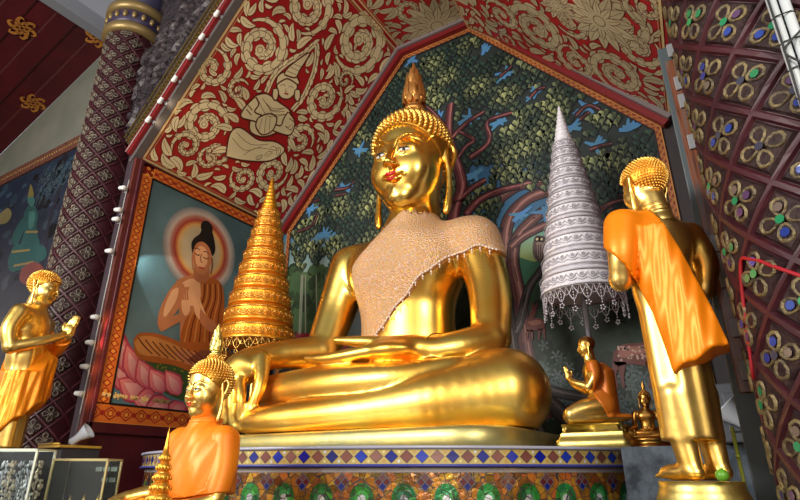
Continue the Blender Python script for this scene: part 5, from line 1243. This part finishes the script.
# ================================================================== SMALL SEATED STATUES (same pose, cast again)
def seated(label, loc, rz, sc, gold, cloth=False, **kw):
    t = thing('seated_buddha_statue', label, 'statue', loc, rz, scale=sc); link('body', BODY.copy(), gold, t).data.materials[0] = gold
    add_head(t, HM, gold, **kw); return t
t = seated('tiny dark bronze seated Buddha statue between the kneeling statue and the orange-robed standing one', (-.53, 3.62, ATOP+.062), math.radians(8), .088, MT['bronze'], lips=False, eyes=False)
t2 = thing('lotus_pedestal', 'dark bronze lotus base under the tiny seated bronze statue', 'pedestal', (-.53, 3.60, ATOP+.003))
bm = bmesh.new(); lathe(bm, [(.125, 0), (.130, .012), (.115, .024), (.105, .03), (.118, .044), (.120, .052), (.112, .058)], 36, fn=lambda a, z: 1+.03*math.cos(16*a)); 
link('lotus_base', tomesh(bm), MT['bronze'], t2)
FG = (-2.125, 1.75, -.262)
t = seated('golden seated Buddha statue wearing an orange shawl in the left foreground', FG, math.radians(-4), .246, MT['gold_satin'], flame=MT['gold_pale'])
def freg(X, Y, Z):
    arm = np.where(Z < 1.45, -.60-X, -1.0); nk = .20-np.sqrt((X-.04)**2+(Y-.02)**2)
    return np.maximum(np.maximum(.62+.25*np.abs(X)-.12*X-Z, Z-2.0), arm)+0*Y
fex = lambda X, Y, Z: np.sqrt(((X-.12)/.86)**2+((Y+.02)/.46)**2+((Z-.95)/1.02)**2)*.46-.46+.012*np.sin(X*11+Z*5)+.006*np.sin(X*23-Z*8)
fc = link('orange_shawl', S.cloth(freg, .045, 'shawl', 2, fex), MT['orange'], t)
bm = bmesh.new(); tube(bm, [(.045+.265*math.cos(2*PI*i/24), .04+.26*math.sin(2*PI*i/24), 1.93+.02*math.sin(2*PI*i/24)) for i in range(25)], .05, 8); link('collar', tomesh(bm), MT['orange'], t)
# table that carries the foreground statue
t = thing('offering_table', 'low dark red lacquered table carrying the orange-shawled foreground statue', 'table', (-2.17, 1.68, FLOOR))
bm = bmesh.new(); box(bm, (-.46, -.36, 1.15), (.46, .36, 1.186), .006); link('tabletop', tomesh(bm), MT['dark_red'], t)
for x in (-1, 1):
    for y in (-1, 1): bm = bmesh.new(); box(bm, (x*.42-.025, y*.32-.025, 0), (x*.42+.025, y*.32+.025, 1.15), .004); link('leg', tomesh(bm), MT['dark_red'], t)
# miniature tiered spire in front of it
bm = bmesh.new(); R0 = .075; nt = 8; z = .02
lathe(bm, [(.085, 0), (.085, .012), (.075, .02)], 28)
for i in range(nt):
    r = R0*(1-i*.098); h = .036-.0012*i; lathe(bm, [(r*.80, z), (r*.80, z+h*.35), (r*1.04, z+h*.42), (r*1.02, z+h*.62), (r*.78, z+h*.98)], 28)
    for k in range(14): a = 2*PI*k/14; blob(bm, (r*1.0*math.cos(a), r*1.0*math.sin(a), z+h*.42), (.0045, .0045, .008), 5)
    z += h
lathe(bm, [(.016, z), (.010, z+.02), (.006, z+.05), (.001, z+.085)], 12); o = link('miniature_tiered_spire', tomesh(bm), mat('orange_gold', (.85, .42, .05), .4, .8)); o.location = (-1.985, 1.475, -.262); o.scale = (.86, .86, 1.2); tag(o, 'small golden tiered spire ornament in front of the orange-shawled statue', 'ornament')

# ================================================================== TIERED PARASOLS
def parasol(name, label, cat, loc, R, z0, z1, nt, body_m, trim_m, pole_m, skirt_m, taper=1.0, spire=.22, swag=True):
    t = thing(name, label, cat, loc)
    H = z1-z0; zs = z1-H*spire; ws = [1-.05*i for i in range(nt)]; tot = sum(ws); z = z0
    for i in range(nt):
        h = (zs-z0)*ws[i]/tot; f0 = (z-z0)/H; f1 = (z+h-z0)/H; r = R*(1-f0)**taper+.012; r1 = R*(1-f1)**taper+.012
        bm = bmesh.new(); lathe(bm, [(r*.70, -.004), (r*1.0, 0), (r*1.02, h*.10), (r*.99, h*.16), (r*.97, h*.62), (r*.98, h*.68), (r*.93, h*.78), (r1*.93, h*1.0), (r1*.6, h*1.005)], 48)
        o = link('tier', tomesh(bm), body_m, t); o.location = (0, 0, z)
        bm = bmesh.new(); n = max(10, int(2*PI*r/.075)); m_ = n*8
        if swag:
            for row, (zz, am) in enumerate(((.52, .22), (.30, .10))):
                tube(bm, [((r*1.0)*math.cos(2*PI*k/m_), (r*1.0)*math.sin(2*PI*k/m_), h*(zz-am*abs(math.sin(PI*k*n/m_)))) for k in range(m_+1)], .0042, 4)
        for k in range(n):
            a = 2*PI*(k+.5)/n
            for q in range(5): b_ = 2*PI*q/5; blob(bm, ((r*1.0)*math.cos(a+.010/r*math.cos(b_)), (r*1.0)*math.sin(a+.010/r*math.cos(b_)), h*.46+.010*math.sin(b_)), (.006, .006, .006), 5)
        for zz in (.03, .70): tube(bm, [((r*1.015)*math.cos(2*PI*k/48), (r*1.015)*math.sin(2*PI*k/48), h*zz) for k in range(49)], .0055, 4)
        b_ = link('beaded_trim', tomesh(bm), trim_m, o); z += h
    rs = R*(1-(zs-z0)/H)**taper+.012
    bm = bmesh.new(); q = z1-zs; prof = []
    for i in range(9): f = i/9; rr = rs*.8*(1-f)+.004; prof += [(rr*1.12, zs+q*f), (rr*1.15, zs+q*(f+.03)), (rr*.82, zs+q*(f+.075))]
    prof += [(.002, z1)]; lathe(bm, prof, 20); blob(bm, (0, 0, zs+q*.84), (.016, .016, .022), 8); link('spire', tomesh(bm), body_m, t)
    # inner lining, ribs, fringe with drops
    bm = bmesh.new(); lathe(bm, [(R*.96, z0-.002), (R*.55, z0+.05), (.02, z0+.07)], 36); link('lining', tomesh(bm), skirt_m, t)
    bm = bmesh.new(); n = 20; m_ = n*8
    for dz, am, ph in ((.0, .07, 0), (.0, .11, .5)):
        tube(bm, [((R*1.02)*math.cos(2*PI*(k/m_+ph/n)), (R*1.02)*math.sin(2*PI*(k/m_+ph/n)), z0-dz-am*abs(math.sin(PI*k*n/m_))) for k in range(m_+1)], .0035, 4)
    for k in range(n):
        a = 2*PI*k/n; c, s_ = R*1.02*math.cos(a), R*1.02*math.sin(a); L_ = .17 if k % 2 else .13
        for j in range(int(L_/.022)): blob(bm, (c, s_, z0-.01-.022*j), (.0055, .0055, .009), 5)
        for q in range(5): b_ = 2*PI*q/5; blob(bm, (c-s_/R*.016*math.cos(b_), s_+c/R*.016*math.cos(b_), z0-L_-.01+.016*math.sin(b_)), (.008, .008, .008), 5)
    link('fringe', tomesh(bm), trim_m, t)
    bm = bmesh.new(); tube(bm, [(0, 0, .006), (0, 0, z0+.1)], .022, 12); lathe(bm, [(.13, 0), (.13, .02), (.05, .05), (.03, .12), (.024, .16)], 24); link('pole', tomesh(bm), pole_m, t)
    return t
MT['orange_gold'] = mat('embossed_orange_gold', (.95, .46, .04), .36, .75, (.85, .34, .02), 9, .5, 40)
MT['lace_band'] = mat('white_lace_band', (.86, .84, .90), .5, .02, (.74, .72, .80), 22, .6, 60)
parasol('tiered_parasol', 'tall golden ceremonial tiered parasol left of the great Buddha', 'parasol', (-4.20, 4.0, ATOP+.004), .375, 1.09, 3.05, 10, MT['orange_gold'], mat('bright_gold_trim', (1, .62, .16), .3, .9), MT['gold_satin'], mat('pink_lining', (.55, .16, .10), .6), .95)
parasol('tiered_parasol', 'tall white lace tiered parasol right of the great Buddha', 'parasol', (-.925, 4.2, ATOP+.004), .30, 1.14, 2.90, 11, MT['lace_band'], mat('silver_trim', (.55, .52, .58), .4, .35), mat('silver_pole', (.55, .56, .62), .25, .9), mat('mauve_lining', (.30, .17, .20), .6), .95)

# ================================================================== LAMPS, CABLES, PIPES
MT['bulb'] = mat('lamp_glass', (.9, .9, .85), .3, 0, emis=(1, .86, .62), estr=5.0)
MT['bulb_off'] = mat('lamp_glass_off', (.75, .75, .72), .25)
def spot_proto():
    t = thing('spotlight', 'x', 'lamp'); t['group'] = 'x'
    bm = bmesh.new(); box(bm, (-.018, .0, -.030), (.018, .010, .030), .003); box(bm, (-.003, -.045, -.006), (.003, .004, .004), .001); link('bracket', tomesh(bm), mat('lamp_bracket', (.30, .30, .32), .4), t)
    bm = bmesh.new(); M3 = Matrix.Translation((0, -.05, 0)) @ Matrix.Rotation(PI/2, 4, 'Y'); lathe(bm, [(.012, -.035), (.020, -.032), (.022, -.01), (.026, .028), (.024, .036)], 16, mtx=M3); link('housing', tomesh(bm), MT['white'], t)
    bm = bmesh.new(); blob(bm, (.036, -.05, 0), (.010, .021, .021), 12); link('bulb', tomesh(bm), MT['bulb'], t); return t
proto = spot_proto(); first = True
ORD = ['first', 'second', 'third', 'fourth', 'fifth', 'sixth', 'seventh', 'eighth']
def put_spots(pts, rz, ry, lab, group, sc=1.0, lit=()):
    global first
    for i, p in enumerate(pts):
        t = proto if first else copy_tree(proto); first = False
        t.location = p; t.rotation_euler = (0, ry, rz); t.scale = (sc,)*3; t['label'] = lab % ORD[i]; t['group'] = group
        if i not in lit:
            for c in t.children:
                if c.name.startswith('bulb'): c.material_slots[0].link = 'OBJECT'; c.material_slots[0].material = MT['bulb_off']
sa_ = math.atan2(ZT-ZS, CX-HT-XL)
put_spots([(front_pt(x, .03)[0], YF-.072, front_pt(x, .03)[1]) for x in [(px_-XL)/ax for px_ in (-3.41, -3.576, -3.76, -3.94, -4.09, -4.27, -4.44, -4.59)]], 0, -sa_+PI, '%s small white spotlight from the top along the sloping gable edge', 'spotlights on the left gable edge', .95, (6, 7))
put_spots([(-4.865, 2.70, z) for z in (2.60, 2.36, 2.26, 1.93, 1.29, 1.06, .85, .62)], .25, .1, '%s small spotlight from the top on the post left of the lotus painting', 'spotlights on the left post', .95, (3, 4, 5, 6, 7))
put_spots([(.02, 2.695, z) for z in (2.05, 1.84, 1.73, 1.49, .955, .786, .566, .388)], PI, 0, '%s small white spotlight from the top on the right niche post', 'spotlights on the right post', 1.35, (0, 3))
def cable(name, label, pts, r, m): bm = bmesh.new(); tube(bm, sm(pts, 6), r, 6); return tag(link(name, tomesh(bm), m), label, 'cable')
MT['cable_grey'] = mat('grey_cable', (.35, .35, .34), .5)
cable('lamp_cable', 'thin grey cable linking the spotlights up the left gable edge', [(front_pt(k/10, .075)[0], YF-.115, front_pt(k/10, .075)[1]+.012*math.sin(k*5)) for k in range(0, 10)], .005, MT['cable_grey'])
cable('lamp_cable', 'thin grey cable linking the spotlights down the left niche post', [(-4.83+.006*math.sin(k*3), 2.692, .45+.25*k) for k in range(10)], .005, MT['cable_grey'])
cable('red_cable', 'red cable strapped across the right column', [(.475+.455*math.cos(a), 2.4+.455*math.sin(a), z) for a, z in ((3.35, .30), (3.6, .66), (3.75, .68), (4.0, .60), (4.3, .50), (4.7, .42))], .007, mat('red_rubber', (.35, .01, .02), .4))
# white horn floodlights
def horn(label, loc, rot, sc=1, dot=False):
    t = thing('horn_floodlight', label, 'lamp', loc); t.rotation_euler = rot; t.scale = (sc,)*3
    bm = bmesh.new(); lathe(bm, [(.028, -.09), (.034, -.085), (.034, -.02), (.04, .0), (.075, .09), (.078, .095), (.070, .09), (.036, .01)], 28); link('shade', tomesh(bm), mat('pale_blue_white', (.62, .68, .78), .35), t)
    bm = bmesh.new(); blob(bm, (0, 0, .04), (.024, .024, .04), 12); link('bulb', tomesh(bm), MT['bulb_off'], t)
    bm = bmesh.new(); tube(bm, [(0, 0, -.09), (.0, .03, -.12), (0, .08, -.12)], .010, 8); box(bm, (-.03, .075, -.15), (.03, .085, -.09), .003); link('bracket', tomesh(bm), MT['steel'], t)
    if dot: bm = bmesh.new(); blob(bm, (-.02, -.027, -.05), (.012, .006, .012), 10); link('badge', tomesh(bm), mat('navy_badge', (.01, .02, .06), .4), t)
    return t
horn('white horn-shaped floodlight below the left end of the lotus painting', (-4.60, 2.60, .262), (math.radians(-12), math.radians(52), math.radians(20)), .85)
horn('white horn-shaped floodlight with dark badge on the grey box right of the altar', (-.045, 2.95, .215), (math.radians(-10), math.radians(-42), .3), .85, True)
bm = bmesh.new(); box(bm, (-.14, 3.02, ATOP+.004), (.03, 3.3, .385), .008); box(bm, (-.10, 3.005, ATOP+.05), (-.01, 3.021, .34), .004); tag(link('equipment_box', tomesh(bm), mat('dark_grey_metal', (.07, .08, .10), .45)), 'dark grey equipment box standing on the marble block behind the floodlight', 'box')
bm = bmesh.new(); box(bm, (-4.80, 2.40, .172), (-4.50, 2.74, .192), .003); tube(bm, [(-4.80, 2.40, .2), (-4.50, 2.40, .2)], .008, 8); box(bm, (-4.80, 2.44, FLOOR), (-4.52, 2.74, .17), mi=1); tag(link('wall_ledge', tomesh(bm), [mat('yellow_ledge', (.55, .33, .05), .4, .3), MT['wall_dark']]), 'narrow ledge with yellow metal edge beneath the lotus painting', 'ledge')
# twin pale conduits strapped to the right column, with a round flood lamp
t = thing('cable_conduit', 'pair of pale grey conduits strapped upright to the right column', 'pipe', (.36, 1.93, 0))
for dx in (-.018, .018): bm = bmesh.new(); tube(bm, [(dx, 0, FLOOR), (dx, 0, 4.2)], .0155, 12); link('pipe', tomesh(bm), mat('pale_conduit', (.52, .56, .58), .35), t)
for k in range(24): bm = bmesh.new(); tube(bm, [Vector(p) for p in ((-.036, -.004, .9+k*.11), (-.02, -.02, .9+k*.11), (.02, -.02, .902+k*.11), (.036, -.004, .904+k*.11))], .0025, 5); link('cable_tie', tomesh(bm), MT['black'], t)
bm = bmesh.new()
tube(bm, sm([(.03, -.02, 1.0), (.045, -.03, 1.16), (.0, -.026, 1.24), (-.03, -.026, 1.30), (.03, -.026, 1.36)], 5), .004, 5); link('cord', tomesh(bm), MT['black'], t); bm = bmesh.new(); tube(bm, sm([(-.035, -.02, .4), (-.045, -.03, .8), (-.03, -.024, 1.2), (-.03, -.024, 2.0)], 5), .004, 5); link('cord', tomesh(bm), MT['black'], t)
for nm, z, lb in (('round_lamp', 1.315, 'round white reflector lamp clamped beside the conduits, upper one'), ('round_lamp', 1.225, 'round white reflector lamp clamped beside the conduits, lower one')):
    t = thing(nm, lb, 'lamp', (.425, 1.90, z)); t.rotation_euler = (math.radians(100), 0, math.radians(-12))
    bm = bmesh.new(); lathe(bm, [(.018, -.07), (.022, -.05), (.040, -.005), (.043, 0), (.043, .008), (.036, .008), (.030, -.002)], 24); link('reflector', tomesh(bm), MT['white'], t)
    bm = bmesh.new(); lathe(bm, [(.030, -.001), (.024, .002), (.004, .003)], 20); blob(bm, (0, 0, .004), (.010, .010, .006), 10); link('lens', tomesh(bm), mat('dark_lens', (.03, .035, .05), .15), t)
    bm = bmesh.new(); tube(bm, [(0, 0, -.07), (-.02, .0, -.09), (-.05, 0, -.085)], .006, 6); link('clamp', tomesh(bm), MT['steel'], t)

# ================================================================== GLASS DISPLAY CASES, bottom left
m, N, L, b = M_('case_glass'); b.inputs['Transmission Weight'].default_value = .97; b.inputs['Roughness'].default_value = .02; b.inputs['Base Color'].default_value = (.85, .9, .88, 1); b.inputs['IOR'].default_value = 1.03; b.inputs['Specular IOR Level'].default_value = .2; MT['glass'] = m
CA = math.radians(31.6)
def case(label, corner, w2, d2, frame_m, back_m):
    """corner = top right front corner; the case is turned to face the visitors"""
    w, d = w2/2, d2/2; ztop = corner[2]; cx_, cy_ = corner[0]-w*math.cos(CA)-d*math.sin(CA), corner[1]-w*math.sin(CA)+d*math.cos(CA)
    t = thing('glass_display_case', label, 'display case', (cx_, cy_, FLOOR), CA); H = ztop-FLOOR; zb_ = H-.55; f = .0055
    bm = bmesh.new()
    for x in (-w, w):
        for y in (-d, d): box(bm, (x-f, y-f, zb_), (x+f, y+f, H))
    for z in (zb_, H):
        for y in (-d, d): box(bm, (-w-f, y-f, z-f), (w+f, y+f, z+f))
        for x in (-w, w): box(bm, (x-f, -d-f, z-f), (x+f, d+f, z+f))
    link('frame', tomesh(bm), frame_m, t)
    for a in ((-w+f, -d-.002, zb_+f, w-f, -d+.002, H-f), (w-.002, -d+f, zb_+f, w+.002, d-f, H-f)): bm = bmesh.new(); box(bm, a[:3], a[3:]); link('glass_pane', tomesh(bm), MT['glass'], t)
    bm = bmesh.new(); box(bm, (-w+f, d-.004, zb_+f), (w-f, d+.002, H-f)); box(bm, (-w-.002, -d+f, zb_+f), (-w+.002, d-f, H-f)); box(bm, (-w+f, -d+f, H-.31), (w-f, d-f, H-.302)); link('back_panel', tomesh(bm), back_m, t)
    bm = bmesh.new(); box(bm, (-w-.02, -d-.02, 0), (w+.02, d+.02, zb_-f), .008); link('cabinet', tomesh(bm), MT['dark_red'], t)
    return lambda x, y, dz: (cx_+x*math.cos(CA)-y*math.sin(CA), cy_+x*math.sin(CA)+y*math.cos(CA), ztop+dz)
c1 = case('glass display case with pale metal frame filled with silver tree ornaments, bottom left corner', (-3.392, 1.70, .114), .62, .17, mat('pale_frame', (.62, .66, .56), .3, .5), mat('case_back', (.008, .009, .016), .7, spec=.1))
c2 = case('glass display case with thin brass frame holding small gold figures, second from the left', (-3.20, 2.0, .066), .31, .17, mat('brass_frame', (.52, .42, .20), .3, .7), mat('case_back2', (.006, .006, .008), .7, spec=.1))
def tree_ornament():
    bm = bmesh.new(); r_ = random.Random(2); tube(bm, [(0, 0, .01), (0, 0, .20)], .003, 6); lathe(bm, [(.02, 0), (.018, .01), (.006, .014)], 12)
    for k in range(60):
        z = r_.uniform(.04, .24); a = r_.uniform(0, 6.3); r = .045*(1.15-z/.3)*r_.uniform(.3, 1); blob(bm, (r*math.cos(a), r*math.sin(a), z), (.007, .003, .010), 5)
    return tomesh(bm)
to_me = tree_ornament(); silver = mat('bright_silver', (.62, .66, .74), .3, .8); champagne = mat('champagne_foil', (.55, .48, .36), .35, .7)
where = ['nearest the right end', 'second from the right end', 'third from the right end', 'fourth from the right end', 'fifth from the right end', 'sixth from the right end']
for row, (y, nmr) in enumerate(((-.04, 'front'), (.045, 'back'))):
    for i in range(6):
        o = link('silver_tree_ornament', to_me, None); o.location = c1(.26-.098*i, y, -.302); o.rotation_euler = (0, 0, i*1.3+row)
        if not to_me.materials: to_me.materials.append(silver)
        if (i+row) % 3 == 1: o.material_slots[0].link = 'OBJECT'; o.material_slots[0].material = champagne
        tag(o, 'silver leaf tree ornament in the corner case, %s row, %s' % (nmr, where[i]), 'ornament', 'tree ornaments in the corner case')
fig_m = MT['gold_satin']; fb = bmesh.new(); lathe(fb, [(.022, 0), (.024, .008), (.016, .014), (.020, .03), (.012, .05), (.016, .062), (.008, .07), (.011, .082), (.003, .095), (.001, .115)], 16); fm = tomesh(fb)
for i in range(3):
    o = link('gold_figurine', fm, None if fm.materials else fig_m); o.location = c2(.10-.08*i, -.01, -.302); tag(o, 'tiny gold figurine in the brass-framed case, %s from its right side' % ORD[i], 'figurine', 'figurines in the brass-framed case')
for i in range(5):
    bm = bmesh.new(); box(bm, (-.018, -.001, -.012), (.018, .001, .012)); 
    for k in range(3): box(bm, (-.013, -.0025, .006-.006*k), (.013-.004*k, -.0012, .008-.006*k), mi=1)
    o = link('price_card', tomesh(bm), [mat('pale_green_card', (.20, .26, .22), .6), mat('card_ink', (.02, .05, .04), .6)]); o.location = c2(.12-.045*(i % 3), .078, -.05-.06*(i//3)); o.rotation_euler = (0, 0, CA); tag(o, 'small pale green card on the back of the brass-framed case, %s one' % ORD[i], 'card', 'cards in the brass-framed case')
# white miniature stupas beside / on the cases
def stupa(label, loc, h):
    bm = bmesh.new(); lathe(bm, [(.30*h, 0), (.30*h, .05*h), (.24*h, .07*h), (.24*h, .12*h), (.18*h, .14*h), (.20*h, .22*h), (.16*h, .34*h), (.07*h, .42*h), (.08*h, .45*h), (.05*h, .5*h), (.055*h, .56*h), (.035*h, .62*h), (.037*h, .68*h), (.02*h, .75*h), (.003*h, h)], 24)
    o = link('miniature_stupa', tomesh(bm), mat('blue_white_glaze', (.52, .60, .75), .3)); o.location = loc; tag(o, label, 'ornament')
stupa('small pale blue-white stupa ornament standing on top of the corner display case', c1(-.10, 0, .006), .10)
bm = bmesh.new(); box(bm, (-.09, -.09, 0), (.09, .09, 1.22), .01); o = link('plinth_stand', tomesh(bm), MT['dark_red']); o.location = (-3.75, 2.20, FLOOR); tag(o, 'narrow dark red stand between the two display cases', 'stand')
stupa('small pale blue-white stupa ornament on the stand between the two display cases', (-3.75, 2.20, -.229), .19)
# ================================================================== light
W_ = bpy.data.worlds.new('world'); bpy.context.scene.world = W_; W_.use_nodes = True; N, L = W_.node_tree.nodes, W_.node_tree.links
bg = N['Background']; tc = N.new('ShaderNodeTexCoord'); sx = N.new('ShaderNodeSeparateXYZ'); rp = N.new('ShaderNodeValToRGB'); mr = N.new('ShaderNodeMapRange')
L.new(tc.outputs['Generated'], sx.inputs[0]); mr.inputs[1].default_value = -.6; mr.inputs[2].default_value = .9; L.new(sx.outputs['Z'], mr.inputs[0]); L.new(mr.outputs[0], rp.inputs['Fac'])
e = rp.color_ramp.elements; e[0].position = 0; e[0].color = (.10, .07, .045, 1); e[1].position = 1; e[1].color = (.16, .15, .15, 1)
for p_, c_ in ((.36, (.30, .22, .13, 1)), (.46, (1.0, .95, .86, 1)), (.62, (.9, .95, 1.0, 1)), (.75, (.22, .22, .24, 1))): k = e.new(p_); k.color = c_
L.new(rp.outputs['Color'], bg.inputs['Color']); bg.inputs["Strength"].default_value = 1.0
def area(name, loc, tgt, size, power, col, sy=None):
    d = bpy.data.lights.new(name, 'AREA'); d.energy = power; d.color = col; d.size = size
    if sy: d.shape = 'RECTANGLE'; d.size_y = sy
    o = bpy.data.objects.new(name, d); C.objects.link(o); o.location = loc; o.rotation_euler = (Vector(tgt)-Vector(loc)).to_track_quat('-Z', 'Y').to_euler(); return o
area('daylight_opening', (-4.5, -3.5, 2.6), (-2.4, 4, 1.6), 3.2, 520, (1, .95, .87), 2.2)
area('daylight_side', (2.6, -2.6, 2.2), (-2.0, 4, 1.0), 1.8, 260, (1, .93, .82), 2.4)
def spot(name, loc, tgt, power, col, ang=70, blend=.4, r=.02):
    d = bpy.data.lights.new(name, 'SPOT'); d.energy = power; d.color = col; d.spot_size = math.radians(ang); d.spot_blend = blend; d.shadow_soft_size = r
    o = bpy.data.objects.new(name, d); C.objects.link(o); o.location = loc; o.rotation_euler = (Vector(tgt)-Vector(loc)).to_track_quat('-Z', 'Y').to_euler(); return o
spot('post_spot', (-4.66, 2.78, 1.98), (-4.86, 3.5, 1.72), 9, (.85, 1, .95), 62, .15)
for z in (1.29, 1.06, .85, .62): spot('post_lamp', (-4.74, 2.66, z), (-4.83, 3.0, z-.05), 1.6, (1, .62, .28), 120, .8)
for x in (-4.44, -4.59): q = front_pt((x-XL)/ax, .03); spot('edge_lamp', (q[0]+.05, YF-.1, q[1]-.05), (q[0]+.3, YF+.5, q[1]+.1), 2, (1, .8, .55), 120, .8)
sc_ = bpy.context.scene; sc_.view_settings.view_transform = 'Standard'; sc_.view_settings.look = 'None'; sc_.view_settings.exposure = 0; sc_.view_settings.gamma = 1
# lift the whole scene so that the temple floor is z = 0
for o in list(bpy.data.objects):
    if o.parent is None: o.location.z -= FLOOR
    elif o.parent is not None and o.matrix_parent_inverse != Matrix.Identity(4): pass
